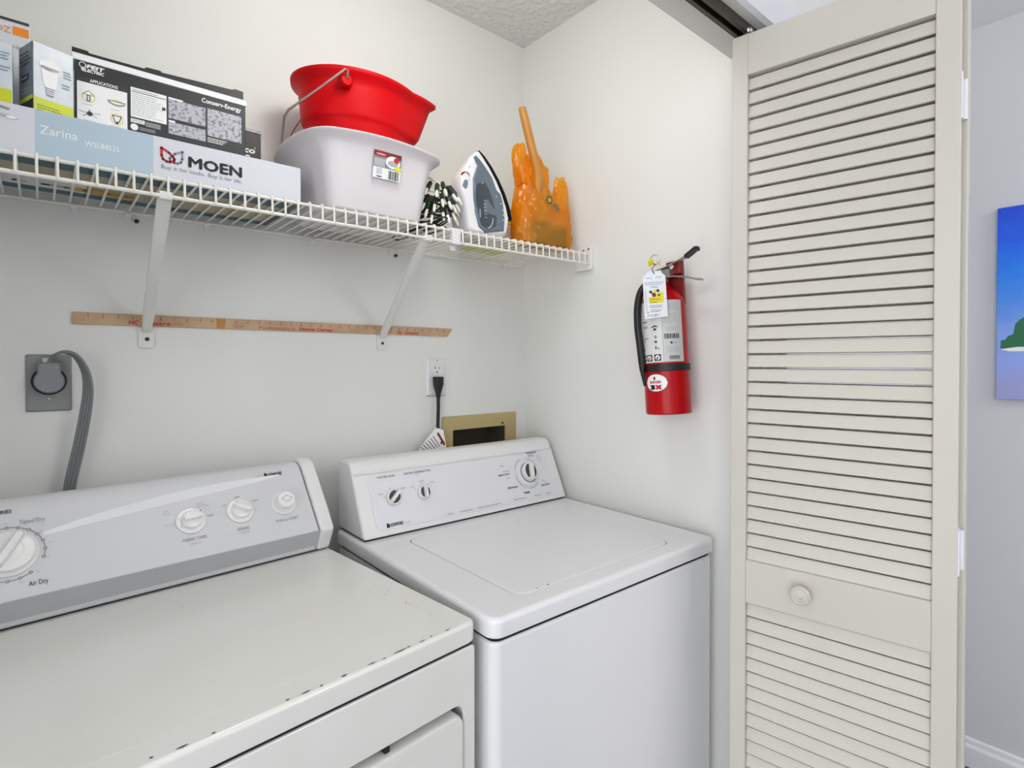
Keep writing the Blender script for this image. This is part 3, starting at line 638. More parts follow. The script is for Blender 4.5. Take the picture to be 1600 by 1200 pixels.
# end bracket on the right wall
t = thing('shelf_end_bracket', 'white plastic bracket carrying the shelf end on right wall', 'bracket', (0, -.2845, 1.651))
bm = bmesh.new(); loft(bm, [[(-d, y, z) for y, z in rrect(.066-2*e, .066-2*e, .009, 4)] for d, e in ((.0003, 0), (.010, 0), (.0125, .002))]); obj('cup', bm, 'plastic_white', t, True, 30)
bm = bmesh.new(); bx(bm, -.0165, -.0003, -.034, .034, -.036, -.030, .002); bx(bm, -.0165, -.0126, .024, .033, -.030, .028, .001); obj('ledge', bm, 'plastic_white', t, True, 40)
for y, z in ((-.002, .024), (-.022, .026)): obj('screw', lathe(bmesh.new(), [(.0028, .012), (.0028, .0136), (.0015, .0142)], 12, (Vector((0, y, z)), Vector((0, 1, 0)), Vector((0, 0, 1)), Vector((-1, 0, 0)))), 'screw_dark', t, True)

# ------------------------------------------------------------------ boxes on the shelf
bm_ = None
# long faucet box lying on its side; Empty at its left front bottom
FB = thing('faucet_box', 'long white and pale blue faucet box lying along the shelf', 'box', (0, 0, 0))
fz0, fz1, fy0, fy1, fx0, fx1 = 1.6650, 1.7405, -.262, -.035, -1.56, -.8535
obj('carton', box(fx0, fx1, fy0, fy1, fz0, fz1, .0015, 1), 'card_white', FB)
p = Print()
p.rect(-1.555, fz0+.001, -1.2721, fz1-.0008, 'card_white').rect(-1.2721, fz0+.001, -1.1134, fz1-.0008, 'card_blue')
p.poly([(-1.40, 1.71), (-1.35, 1.735), (-1.322, 1.736), (-1.300, 1.7315), (-1.303, 1.7285), (-1.325, 1.731), (-1.345, 1.722), (-1.375, 1.69)], 'ink_grey', 2)
p.poly([(-1.345, 1.712), (-1.322, 1.7225), (-1.302, 1.7215), (-1.290, 1.7175), (-1.299, 1.7145), (-1.318, 1.7175), (-1.338, 1.705), (-1.36, 1.68)], 'ink_light', 2).disc(-1.300, 1.7182, .006, 'ink_white', 3, ry=.0022)
p.text('Zarina', -1.2661, 1.7030, 'ink_white', h=.0135, w=.0475).text('WSL84533', -1.2090, 1.6975, 'ink_white', h=.0088, w=.046)
# emblem: two overlapping drops
def drop(cx, cy, s): 
    P = []
    for i in range(17):
        a = radians(180+i*180/16) if s > 0 else radians(360-i*180/16)
        P.append((cx+.0085*cos(a), cy+.0085*sin(a)))
    return P
L_ = [(-1.1009, 1.7215), (-1.1005, 1.7080), (-1.0985, 1.7015), (-1.0930, 1.6985), (-1.0880, 1.6985), (-1.0815, 1.7010), (-1.0808, 1.7050), (-1.0830, 1.7095), (-1.0890, 1.7150)]
R_ = [(-1.0680, 1.7215), (-1.0684, 1.7080), (-1.0704, 1.7015), (-1.0759, 1.6985), (-1.0809, 1.6985), (-1.0874, 1.7010), (-1.0881, 1.7050), (-1.0858, 1.7095), (-1.0800, 1.7150)]
p.stroke(R_, .0034, 'ink_slate', 2, True).stroke(L_, .0038, 'ink_red', 3, True)
p.text('MOEN', -1.0578, 1.6968, 'ink_black', h=.0188, w=.0894, bold=.035).text('Buy it for looks. Buy it for life.', -1.1012, 1.6850, 'ink_grey', h=.0072, w=.1340)
p.build('front_print', FB, FRONT(fy0))
p = Print(); UB = lambda x, y, d: Vector((x, y, fz0-d))
p.rect(fx0+.002, fy0+.002, fx1-.003, fy1-.002, 'card_tan').rect(fx0+.002, fy0+.002, fx1-.012, fy0+.050, 'card_teal', 3).rect(fx0+.002, fy1-.034, fx1-.012, fy1-.002, 'card_teal', 3).rect(fx1-.016, fy0+.002, fx1-.003, fy1-.002, 'card_black', 5)
p.rect(-1.215, -.112, -1.125, -.082, 'card_ochre', 5).rect(-1.40, -.145, -1.20, -.070, 'label_paper', 4)
for x, l_ in ((-1.305, .02), (-1.265, .035), (-1.233, .02), (-1.205, .018), (-1.17, .02), (-1.14, .02)): p.rect(x, -.102, x+l_*.35, -.093, 'ink_dark', 7).rect(x, -.099, x+l_, -.096, 'ink_dark', 7)
p.lines(-1.11, -.12, -1.03, -.085, 3, 'ink_grey', seed=5)
p.build('underside_print', FB, UB)

# dark light-fixture carton standing on the faucet box
LB = thing('light_fixture_box', 'black light fixture carton with white icon panels', 'box', (0, 0, 0))
lx0, lx1, ly0, ly1, lz0, lz1 = -1.2190, -.9440, -.200, -.150, 1.7410, 1.8630
obj('carton', box(lx0, lx1, ly0, ly1, lz0, lz1, .001, 1), 'card_charcoal', LB)
bm = bmesh.new(); bx(bm, lx0-.004, lx1+.002, ly0-.002, ly1+.002, lz1, lz1+.0115, .0008, 1); obj('lid_edge', bm, 'ink_white', LB)
bm = bmesh.new(); zt = lz1+.0115
loft(bm, [[(lx0-.004, y, zt), (lx1-.004, y, zt), (lx1-.004, y, zt+.017), (lx1-.020, y, zt+.018), (lx1-.025, y, zt+.015), (-1.09, y, zt+.0085), (-1.093, y, zt+.011), (-1.115, y, zt+.0100), (-1.118, y, zt+.0065), (lx0+.02, y, zt+.0055), (lx0+.018, y, zt+.0085), (lx0-.004, y, zt+.009)] for y in (ly0, ly0+.0015)]); obj('open_flap', bm, 'card_black', LB)
p = Print()
p.text('FEIT', -1.2025, 1.8530, 'ink_white', h=.0062, w=.0245, bold=.05, shear=.15).text('ELECTRIC', -1.2085, 1.8460, 'ink_white', h=.0052, w=.030, bold=.05, shear=.15).disc(-1.2085, 1.8565, .0052, 'ink_white').disc(-1.2085, 1.8565, .0038, 'card_charcoal', 2).rect(-1.2105, 1.8475, -1.2065, 1.8520, 'ink_white')
p.rect(-1.2165, 1.7440, -1.1445, 1.8275, 'ink_white').rect(-1.2165, 1.8285, -1.1445, 1.8355, 'ink_dark').text('APPLICATIONS', -1.1985, 1.8295, 'ink_white', h=.0055, w=.040, bold=.02)
# four fixture icons
p.disc(-1.2005, 1.8030, .0095, 'ink_yellow', 2).disc(-1.2005, 1.8030, .0082, 'ink_white', 3).poly([(-1.2095, 1.8055), (-1.2005, 1.8145), (-1.1915, 1.8055)], 'ink_grey', 4).poly([(-1.2070, 1.8063), (-1.2005, 1.8130), (-1.1940, 1.8063)], 'ink_white', 5).stroke([(-1.2025, 1.7960), (-1.1985, 1.7960), (-1.1985, 1.8055), (-1.2025, 1.8055)], .0012, 'ink_dark', 5, True)
p.disc(-1.1600, 1.8040, .0110, 'ink_yellow', 2, ry=.0055).disc(-1.1600, 1.8050, .0130, 'ink_grey', 3, ry=.0058, a0=pi, a1=2*pi, n=16).disc(-1.1600, 1.8055, .0105, 'ink_white', 4, ry=.0042, a0=pi, a1=2*pi, n=16).stroke([(-1.1730, 1.8062), (-1.1470, 1.8062)], .0018, 'ink_slate', 4)
for a in range(5): p.stroke([(-1.1990, 1.7745), (-1.1990+.016*cos(radians(20+72*a)), 1.7745+.0065*sin(radians(20+72*a)))], .0016, 'ink_grey' if a % 2 else 'ink_light', 2)
p.disc(-1.1990, 1.7740, .0042, 'ink_dark', 3, n=10)
p.disc(-1.1600, 1.7755, .0098, 'ink_yellow', 2).disc(-1.1600, 1.7755, .0084, 'ink_white', 3).stroke([(-1.1665, 1.7810), (-1.1535, 1.7810), (-1.1570, 1.7700), (-1.1630, 1.7700)], .0014, 'ink_dark', 4, True).disc(-1.1600, 1.7680, .0022, 'ink_dark', 4, n=8)
for x, y in ((-1.2005, 1.7900), (-1.1600, 1.7920), (-1.199, 1.7620), (-1.16, 1.7630)): p.lines(x-.009, y-.002, x+.009, y+.0005, 1, 'ink_light', 2, seed=int(-x*1e4))
p.rect(-1.1393, 1.7870, -1.0832, 1.8410, 'ink_white').lines(-1.1365, 1.8355, -1.095, 1.8385, 1, 'ink_grey', 2).rect(-1.1385, 1.8330, -1.0845, 1.8342, 'ink_dark', 2).lines(-1.1370, 1.7900, -1.0860, 1.8310, 11, 'ink_light', 2, fill=.3, seed=4).rect(-1.0905, 1.8120, -1.0850, 1.8175, 'ink_dark', 3)
p.rect(-1.1395, 1.7770, -1.1180, 1.7840, 'ink_white').lines(-1.1385, 1.7780, -1.119, 1.783, 2, 'ink_grey', 2).rect(-1.1165, 1.7745, -1.0930, 1.7835, 'ink_grey').disc(-1.1340, 1.7690, .0060, 'ink_white').lines(-1.126, 1.765, -1.10, 1.7715, 2, 'ink_light', 1)
for x0, z0, x1, z1, tl in ((-1.0801, 1.8010, -1.0174, 1.8375, .024), (-1.0801, 1.7720, -1.0174, 1.7945, .011), (-1.0140, 1.7850, -.9520, 1.8390, 0)):
    p.rect(x0, z0, x1, z1, 'card_silver')
    if tl: p.rect(x0, z1, x0+tl, z1+.0030, 'ink_white')
p.lines(-1.0140, 1.7720, -.9780, 1.7825, 3, 'ink_white', 1, seed=2)
p.text('Conserv-Energy', -1.0240, 1.8480, 'ink_white', h=.0085, w=.071, bold=.03)
p.build('front_print', LB, FRONT(ly0))

cb = thing('bulb_carton', 'small maroon-black carton peeking out behind the fixture box', 'box', (0, 0, 0))
obj('carton', box(-1.06, -.8985, -.146, -.075, 1.7410, 1.8345, .001, 1), 'card_maroon', cb)
obj('lid_edge', box(-1.061, -.8975, -.147, -.074, 1.8347, 1.8415), 'card_silver', cb)
Print().text('Feitco', -.9675, 1.7890, 'ink_white', h=.0125, w=.056, bold=.04, shear=.15).text('R', -.9125, 1.7990, 'ink_white', h=.004).rect(-.955, 1.7810, -.9215, 1.7840, 'ink_white').build('front_print', cb, FRONT(-.146))

def bulb_box(label, loc, rz, wd, dp, h, seed, side):
    t = thing('light_bulb_box', label, 'box', loc, (0, 0, rz), 'light bulb boxes')
    obj('carton', box(0, wd, 0, dp, 0, h, .0008, 1), 'card_ice', t)
    p = Print(); p.rect(.0006, .0006, wd-.0006, .026, 'card_lime').lines(.004, .004, wd*.75, .016, 3, 'ink_green', 2, fill=.3, seed=seed)
    cx = wd*.40
    p.disc(cx, .082, wd*.27, 'ink_white', 2, ry=.0085).poly([(cx-wd*.22, .080), (cx+wd*.22, .080), (cx+wd*.17, .052), (cx+wd*.10, .046), (cx-wd*.10, .046), (cx-wd*.17, .052)], 'ink_white', 2).poly([(cx-wd*.11, .046), (cx+wd*.11, .046), (cx+wd*.08, .033), (cx-wd*.08, .033)], 'ink_slate', 3)
    for k in range(3): p.rect(cx-wd*.10, .0355+.0035*k, cx+wd*.10, .0368+.0035*k, 'ink_white', 4)
    p.lines(wd*.74, .070, wd*.96, .084, 3, 'ink_slate', 2, seed=seed+1).lines(wd*.70, .052, wd*.96, .062, 2, 'ink_slate', 2, seed=seed+2)
    p.build('front_print', t, lambda x, z, d: Vector((x, -d, z)))
    if side:
        p = Print(); p.rect(.0005, .0005, dp-.0005, h-.0005, 'card_slate').rect(.0005, .0005, dp-.0005, .022, 'card_black', 2).rect(.0005, .022, dp-.0005, .029, 'card_lime', 2).lines(.005, .080, dp-.006, .104, 4, 'ink_dark', 2, seed=3).rect(.010, .055, dp-.014, .066, 'ink_dark', 2).lines(.012, .0565, dp-.016, .0645, 1, 'ink_light', 3, seed=9).lines(.010, .034, dp-.012, .046, 2, 'ink_light', 2, seed=1)
        p.build('side_print', t, lambda y, z, d: Vector((-d, dp-y, z)))
    return t
bulb_box('light bulb box turned to show its grey side and lime base', (-1.2733, -.2440, 1.7410), radians(20), .0545, .052, .1145, 11, True)
bulb_box('light bulb box at the far left, cut off by the picture edge', (-1.3610, -.2450, 1.7410), 0, .0625, .058, .0975, 21, False)
ob = thing('hardware_box', 'white box with an orange stripe behind the bulb boxes', 'box', (0, 0, 0))
obj('carton', box(-1.42, -1.2785, -.140, -.070, 1.7410, 1.9270, .001, 1), 'card_white', ob)
Print().rect(-1.3000, 1.9010, -1.2795, 1.9155, 'card_orange').text('OZ', -1.3230, 1.9020, 'card_orange', h=.010).rect(-1.419, 1.9220, -1.279, 1.9268, 'ink_dark').lines(-1.40, 1.86, -1.285, 1.885, 3, 'ink_light', seed=2).build('front_print', ob, FRONT(-.140))

# ------------------------------------------------------------------ dishpan, bucket
TB = thing('dish_tub', 'white plastic wash tub with product sticker on the shelf', 'tub', (-.690, -.180, deck(-.69)+.0008), (0, 0, radians(0)))
def tub_loop(wd, h, r, z, bul=0.0, hump=0.0, n=7):
    P = []
    base = rrect(wd, h, r, n)
    # resample long sides
    Q = []
    for i, q in enumerate(base):
        a = Vector(q); b = Vector(base[(i+1) % len(base)]); L = (b-a).length; k = max(1, int(12 if L > .08 else 1))
        for j in range(k): Q.append(a.lerp(b, j/k))
    out = []
    for q in Q:
        fx = max(0, 1-(abs(q.x)/(wd/2))**2); fy = max(0, 1-(abs(q.y)/(h/2))**2)
        s = Vector((math.copysign(1, q.x)*bul*fy if abs(q.x) > wd/2-r else 0, math.copysign(1, q.y)*bul*fx if abs(q.y) > h/2-r else 0))
        zz = z+hump*(fx if abs(q.y) > h/2-r else fy*.6 if abs(q.x) > wd/2-r else 0)
        out.append((q.x+s.x, q.y+s.y, zz))
    return out
bm = bmesh.new(); HT = .150
rows = [(.190, .190, .02, 0, 0, 0), (.214, .214, .024, .0, .0, 0), (.224, .224, .025, .006, .0, 0), (.236, .236, .026, .05, .003, 0), (.250, .248, .027, .10, .008, 0), (.262, .256, .028, .130, .013, .002), (.270, .262, .030, .140, .017, .003), (.296, .274, .032, .1455, .019, .005), (.302, .280, .033, .148, .020, .006), (.302, .280, .033, .1515, .020, .006), (.296, .274, .032, .1525, .019, .006), (.270, .256, .028, .1500, .016, .005), (.256, .248, .027, .130, .010, 0), (.240, .236, .025, .06, .002, 0), (.218, .218, .024, .006, 0, 0)]
loft(bm, [tub_loop(a, b, c, z, bu, hu) for a, b, c, z, bu, hu in rows]); obj('basin', bm, 'tub_plastic', TB, True, 60)
# sticker on the sloping near wall
ty0 = Vector((0, -.1195, .05)); tyv = Vector((0, -.0085, .05)).normalized()
TF0 = plane((-.028, -.1305, .076), (1, 0, 0), (0, -.0085, .05))
TF = lambda x, v, d: TF0(x*1.22, (v-.018)*1.06, d)
rows_tub = rows
p = Print(); p.rect(0, .040, .054, .072, 'ink_grey', nx=4).rect(0, .062, .054, .072, 'ink_maroon', 2).disc(.013, .0655, .011, 'ink_red', 4, ry=.0042).disc(.013, .0655, .009, 'ink_white', 5, ry=.0008).rect(.001, .041, .022, .057, 'ink_light', 3).disc(.0375, .054, .0145, 'ink_white', 3, ry=.0125).disc(.0375, .052, .0105, 'ink_light', 4, ry=.006).disc(.044, .0595, .0055, 'ink_red', 5).disc(.0475, .0435, .0070, 'ink_yellow', 6, ry=.0045)
p.rect(0, .018, .054, .0398, 'ink_white').lines(.006, .026, .021, .038, 5, 'ink_light', 3, seed=1).rect(.007, .0205, .017, .0225, 'ink_dark', 3)
xx = .030
for k, wd in enumerate((.0012, .0026, .0008, .0016, .0010, .0028, .0009, .0014)): p.rect(xx, .0195, xx+wd, .0370, 'ink_dark', 3); xx += wd+.0011
p.build('product_sticker', TB, TF, base=.0030)

BK = thing('mop_bucket', 'bright red pouring bucket with wire handle inside the white tub', 'bucket', (-.672, -.142, deck(-.67)+.009))
BK.scale = (.965, .965, .972)
def bk_loop(rx, ry, z, sp=0.0, zsp=0.0, n=64):
    P = []; a0 = radians(-22)
    for k in range(n):
        a = 2*pi*k/n; d = abs((a-a0+pi) % (2*pi)-pi); q = max(0, 1-d/radians(30))**1.3
        x, y = rx*cos(a), ry*sin(a); L = sqrt(x*x+y*y); f = (L+sp*q)/L
        P.append((x*f, y*f, z+zsp*q))
    return P
bm = bmesh.new()
rows = [(.085, .078, 0, 0, 0), (.098, .088, .002, 0, 0), (.103, .092, .012, 0, 0), (.116, .101, .14, .004, 0), (.122, .104, .218, .010, 0), (.134, .110, .226, .018, 0), (.138, .112, .236, .022, 0), (.144, .115, .295, .040, .004), (.147, .117, .312, .044, .006), (.162, .127, .320, .046, .007), (.163, .128, .330, .046, .007), (.158, .124, .333, .045, .007), (.142, .112, .322, .042, .005), (.136, .108, .25, .02, 0), (.118, .099, .21, .008, 0), (.100, .088, .02, 0, 0)]
loft(bm, [bk_loop(*r) for r in rows]); obj('pail', bm, 'red_plastic', BK, True, 60)
ear = obj('handle_ear', lathe(bmesh.new(), [(.016, .0), (.016, .012), (.012, .017), (.004, .018)], 24, (Vector((-.080, -.100, .297)), Vector((1, 0, 0)), Vector((0, 0, 1)), Vector((0, -1, 0)))), 'red_plastic', BK, True, 40)
BH = [(-.080, -.118, .300), (-.082, -.128, .312), (-.090, -.130, .312), (-.140, -.110, .262), (-.1985, -.078, .207), (-.203, -.065, .196), (-.1850, .010, .164), (-.172, .060, .158), (-.165, .078, .170), (-.120, .105, .250), (-.082, .116, .310), (-.080, .104, .300)]
obj('bail_handle', tube(bmesh.new(), BH, .0027, 8), 'steel', BK, True)

# ------------------------------------------------------------------ bundle of string lights
SL = thing('string_light_bundle', 'bundle of dark green string lights with pale bulb tips', 'string lights', (-.5190, -.210, deck(-.52)+.001))
SL.scale = (.84, 1, 1)
bm = bmesh.new(); R = random.Random(5)
for k in range(16):
    cx, cy = R.uniform(-.012, .022), R.uniform(.0, .05); rx, ry = R.uniform(.025, .060), R.uniform(.06, .105); z0 = .004+R.uniform(0, .075); tl = R.uniform(-.25, .25)
    P = [(cx+rx*cos(a)+.004*sin(3*a+k), cy+ry*sin(a), max(.004, z0+tl*.05*cos(a+k)+.006*sin(2*a+k))) for a in (2*pi*i/28 for i in range(29))]
    tube(bm, P, .0022, 5)
obj('cord_coil', bm, 'socket_green', SL, True)
bm = bmesh.new(); lathe(bm, [(.004, 0), (.0062, .003), (.0066, .026), (.0050, .030)], 8); sock = obj('socket', bm, 'socket_green', SL, True)
bm = bmesh.new(); lathe(bm, [(.0042, .029), (.0045, .044), (.0030, .051), (.0008, .054)], 8); tip = obj('bulb', bm, 'bulb_tip', sock, True)
def orient(o, pos, d):
    o.location = pos; o.rotation_euler = Vector(d).to_track_quat('Z', 'Y').to_euler()
first = True
cen = Vector((.004, -.045, .108))
spots = []
for row, (zz, nn, ln) in enumerate(((.046, 7, .052), (.068, 7, .042), (.092, 6, .034))):
    for k in range(nn):
        a = radians(-158+ (136/(nn-1))*k+R.uniform(-6, 6)); spots.append((Vector((.036*cos(a)+.004, -.040+.040*sin(a), zz+R.uniform(-.008, .008)+.012)), Vector((.55*cos(a), .45*sin(a), -1.0+row*.22))))
for k in range(10): spots.append((Vector((R.uniform(-.05, .045), R.uniform(-.02, .09), R.uniform(.07, .095))), Vector((R.uniform(-1, 1), R.uniform(-1, .2), R.uniform(-.3, .5)))))
for ps, d in spots:
    if first: orient(sock, ps, d); first = False
    else:
        s2 = sock.copy(); COL.objects.link(s2); s2.parent = SL; orient(s2, ps, d)
        t2 = tip.copy(); COL.objects.link(t2); t2.parent = s2
bm = bmesh.new()
for z0, tl in ((.088, -.55), (.078, .35)):
    P = [(.006+.054*cos(a), -.012+.072*sin(a), z0+tl*.050*cos(a)) for a in (2*pi*i/30 for i in range(31))]
    loft(bm, [[Vector(q)+Vector((0, 0, dz)) for q in P] for dz in (-.0035, .0035)], False, False, False)
bm.free(); bm = bmesh.new()
for z0, tl, ry in ((.092, -.75, .074), (.074, -.35, .080)): tube(bm, [(.004+.058*cos(a), -.008+ry*sin(a), z0+tl*.050*cos(a)) for a in (2*pi*i/30 for i in range(31))], .0030, 8)
obj('tie_band', bm, 'tie_cream', SL, True)
obj('leaf_sprig', loft(bm := bmesh.new(), [[(-.030+.006*cos(a), -.02+.006*sin(a), z) for a in (2*pi*i/6 for i in range(6))] for z in (.10, .12)] + [[(-.034+.001*cos(a), -.02+.001*sin(a), .148) for a in (2*pi*i/6 for i in range(6))]]) and bm, 'ink_green', SL, True)

# ------------------------------------------------------------------ clothes iron standing on its heel
IR = thing('clothes_iron', 'white and grey steam iron standing upright on its heel', 'iron', (0, -.240, 0))
X0, Z0 = -.396, 1.6672
def ipx(px, py):      # profile traced in the plane y=-.27
    rx_ = rt.x+0; d = fw+rt*((px-800)/862.32)+up*((574.13-py)/862.32); k = (-.252+1.4225)/d.y
    x_, z_ = -1.2666+d.x*k, 1.3386+d.z*k
    return (-.388+(x_+.388)*.93, 1.672+(z_-1.672)*1.045)
IP = lambda L: [ipx(*q) for q in L]
OUT = IP([(751, 234), (757, 243), (766, 260), (775, 281), (782.5, 303), (788, 324), (791.5, 343), (790, 352), (787, 366), (776, 367.5), (760, 366), (742, 363.5), (727, 360.5), (721, 355), (716.5, 330), (714, 308), (711.5, 297), (712, 281), (716, 269), (723, 259), (731, 250), (738, 241.5), (745, 236)])
ztop = max(z for x, z in OUT); zbot = min(z for x, z in OUT)
off = deck(-.39)+.0012-zbot
OUT = [(x, z+off) for x, z in OUT]; zbot += off; ztop += off
def width(z): q = (z-zbot)/(ztop-zbot); return (1-q**2.2)*.85+.15
def pillow(bm, poly, steps, both=True):
    cx = sum(q[0] for q in poly)/len(poly); cz = sum(q[1] for q in poly)/len(poly)
    S_ = [(-y, s) for y, s in reversed(steps)] + ([(y, s) for y, s in steps] if both else [])
    loft(bm, [[(cx+(x-cx)*s, y*width(z), cz+(z-cz)*s) for x, z in poly] for y, s in S_]); return bm
obj('body', pillow(bmesh.new(), OUT, [(.014, 1), (.026, .985), (.034, .95), (.038, .90)]), 'iron_white', IR, True, 40)
TANK = [(x, z+off) for x, z in IP([(744, 240.5), (750, 248), (758, 261), (766, 277), (771, 297), (777.5, 304), (780, 316), (781.5, 341), (780, 360), (749, 361.5), (737.5, 352), (732, 329), (731, 308), (732.5, 295), (734.5, 277), (745.5, 256), (740, 244)])]
obj('water_tank', pillow(bmesh.new(), TANK, [(.024, 1), (.038, .985), (.0412, .96), (.0425, .93)]), 'iron_tank', IR, True, 40)
WIN = [(x, z+off) for x, z in IP([(735, 293), (740, 286), (751, 284), (757, 294), (762, 312), (767, 340), (766, 352), (752, 357), (741, 350), (736, 330), (734, 308)])]
obj('tank_window', pillow(bmesh.new(), WIN, [(.0412, 1), (.0431, .98)]), 'iron_window', IR, True, 40)
SP = IP([(750.5, 233.5), (757.5, 243), (766.5, 260), (775.5, 281), (783.2, 303), (788.8, 324), (792.4, 343.5)]); SP = [(x, z+off) for x, z in SP]
bm = bmesh.new(); loft(bm, [[(x, -.042*width(z), z), (x+.0022, -.042*width(z), z+.0005), (x+.0022, .042*width(z), z+.0005), (x, .042*width(z), z)] for x, z in SP]); obj('soleplate', bm, 'iron_sole', IR)
def ell(cx, cz, a, b, y, tilt, nm, m, par=IR, h=.004):
    c, s = cos(tilt), sin(tilt); R_ = [(a*cos(2*pi*k/20), b*sin(2*pi*k/20)) for k in range(20)]; bm = bmesh.new()
    loft(bm, [[(cx+(u*c-v*s)*q, y-d, cz+(u*s+v*c)*q) for u, v in R_] for d, q in ((-.012, 1), (0, 1), (h*.7, .93), (h, .75))]); return obj(nm, bm, m, par, True, 50)
q = ipx(719, 287); ell(q[0], q[1]+off, .0075, .0145, -0.0345*width(q[1]+off), radians(-18), 'thumb_button', 'iron_button')
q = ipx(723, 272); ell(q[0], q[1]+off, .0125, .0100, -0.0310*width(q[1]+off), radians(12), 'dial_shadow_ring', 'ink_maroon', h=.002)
q = ipx(722.5, 275.5); ell(q[0], q[1]+off, .0105, .0105, -0.0325*width(q[1]+off), radians(12), 'steam_dial', 'iron_white', h=.004)
q = ipx(729.5, 259.5); ell(q[0], q[1]+off, .005, .0014, -0.0325*width(q[1]+off), radians(25), 'vent_slot', 'ink_dark', h=.001)
q = ipx(717.5, 302); ell(q[0], q[1]+off, .005, .0018, -0.0345*width(q[1]+off), radians(15), 'vent_slot', 'ink_dark', h=.001)
p = Print()
for k in range(6): a = ipx(746, 313+5*k); p.rect(a[0], a[1]+off, a[0]+.009, a[1]+off+.0014, 'ink_light')
a = ipx(738, 325); p.rect(a[0], a[1]+off-.022, a[0]+.003, a[1]+off, 'ink_light')
AR = [ipx(760-9*(1-cos(t_)) , 340+14*sin(t_)) for t_ in (i*pi/2/8 for i in range(9))]
p.stroke([(x, z+off) for x, z in AR], .0016, 'ink_white')
for k, (px_, py_) in enumerate(((775, 318), (777, 328), (777.5, 335), (777, 343), (747, 286), (768, 307))): a = ipx(px_, py_); p.disc(a[0], a[1]+off, .0016, 'ink_white', n=8)
p.build('level_marks', IR, lambda x, z, d: Vector((x, -.0434*width(z)-d, z)))

# ------------------------------------------------------------------ ribbed carton behind the iron
RB = thing('ribbed_container', 'low ribbed white container with yellow lid behind the iron', 'container', (-.2650, -.135, deck(-.21)+.001))
bm = bmesh.new(); lp = []
for k in range(9):
    z = .0015+k*.0078
    for dz, e in ((0, .0015), (.0016, 0), (.0056, 0), (.0072, .0015)): lp.append([(*q, z+dz) for q in rrect(.150-2*e, .104-2*e, .012, 4)])
loft(bm, lp); obj('tray_stack', bm, 'plastic_white', RB, True, 25)
bm = bmesh.new(); slab(bm, -.075, .075, -.052, .052, .0725, .087, .012, .004); obj('lid', bm, 'ink_yellow', RB, True)
obj('base_sheet', box(-.074, .074, -.051, .051, 0, .0013), 'card_lime', RB)

# ------------------------------------------------------------------ orange bag with wooden-handled brush
BG = thing('plastic_bag', 'orange translucent plastic grocery bag wrapped around a brush', 'bag', (-.158, -.258, deck(-.158)+.001))
def bag_shell(bm, rings, seed, n=48, amp=.006, cap0=True, e=.78):
    R = random.Random(seed); ph = [R.uniform(0, 6) for _ in range(8)]; lp = []
    rings2 = []
    for (a, b) in zip(rings, rings[1:]):
        for k in range(3): rings2.append([x+(y-x)*k/3 for x, y in zip(a, b)])
    rings2.append(rings[-1])
    for cx, cy, z, rx, ry in rings2:
        l = []
        for k in range(n):
            a = 2*pi*k/n; tri = lambda t: 2*abs((t/pi) % 2-1)-1
            w_ = amp*(tri(3*a+ph[0]+z*35)+.8*tri(5*a+ph[1]-z*60)+.55*tri(8*a+ph[2]+z*95)+.4*tri(13*a+ph[3]-z*70))*min(1, z*20+.1)
            q = 1+w_/max(rx, .03); q2 = 1+w_/max(ry, .02)*.8
            c_, s_ = cos(a), sin(a)
            l.append((cx+rx*q*math.copysign(abs(c_)**e, c_), cy+ry*q2*math.copysign(abs(s_)**e, s_), z+.6*w_))
        lp.append(l)
    loft(bm, lp, cap0, False)
bm = bmesh.new()
# body, left loop with the handle, middle flap, right ear, left fold
bag_shell(bm, [(.0, 0, .0005, .086, .034), (.0, 0, .005, .098, .042), (.001, 0, .035, .103, .047), (.0, 0, .07, .103, .047), (-.003, 0, .095, .098, .045), (-.010, 0, .112, .088, .041), (-.024, 0, .130, .068, .036), (-.034, -.002, .150, .054, .031), (-.040, -.002, .172, .047, .028), (-.040, .0, .195, .046, .028), (-.038, .004, .218, .044, .026), (-.034, .008, .240, .038, .021), (-.030, .010, .256, .026, .014)], 3, 56, .0055)
bag_shell(bm, [(-.062, .002, .165, .030, .024), (-.074, .002, .195, .027, .024), (-.084, .002, .225, .024, .021), (-.088, .002, .252, .021, .018), (-.085, .002, .272, .015, .012), (-.078, .002, .282, .008, .006)], 21, 30, .003)
bag_shell(bm, [(.046, .002, .060, .052, .040), (.062, .003, .09, .038, .036), (.070, .004, .12, .030, .028), (.074, .004, .15, .025, .022), (.076, .004, .18, .020, .017), (.077, .004, .205, .018, .013), (.077, .004, .218, .015, .010)], 9, 34, .0035)
bag_shell(bm, [(-.074, .0, .004, .026, .036), (-.082, .0, .05, .022, .034), (-.084, .0, .10, .020, .028), (-.078, .0, .135, .022, .022), (-.064, .0, .165, .024, .018)], 14, 30, .0035)
obj('film', bm, 'bag_film', BG, True, 35)
Print().disc(-.024, .122, .0125, 'ink_green', n=18).disc(-.024, .122, .0065, 'card_orange', 2, n=14).text('elc', -.012, .109, 'ink_green', h=.018, bold=.03, rot=radians(-38)).build('bag_print', BG, lambda x, z, d: Vector((x, -.0540-d+.00*x, z)))
BR = thing('wooden_brush', 'wooden brush handle sticking up out of the orange bag', 'brush', (-.158, -.258, deck(-.158)+.004))
HP = smooth_path([(-.036, -.010, .060), (-.038, -.022, .15), (-.046, -.028, .20), (-.062, -.020, .27), (-.078, -.012, .34), (-.083, -.009, .362), (-.0848, -.008, .372), (-.0853, -.008, .376)], 5)
nP = len(HP); obj('handle', tube(bmesh.new(), HP, [.0140-.0040*i/(nP-1) if i < nP-4 else (.0098, .0088, .0068, .003)[i-nP+4] for i in range(nP)], 14), 'wood_handle', BR, True)
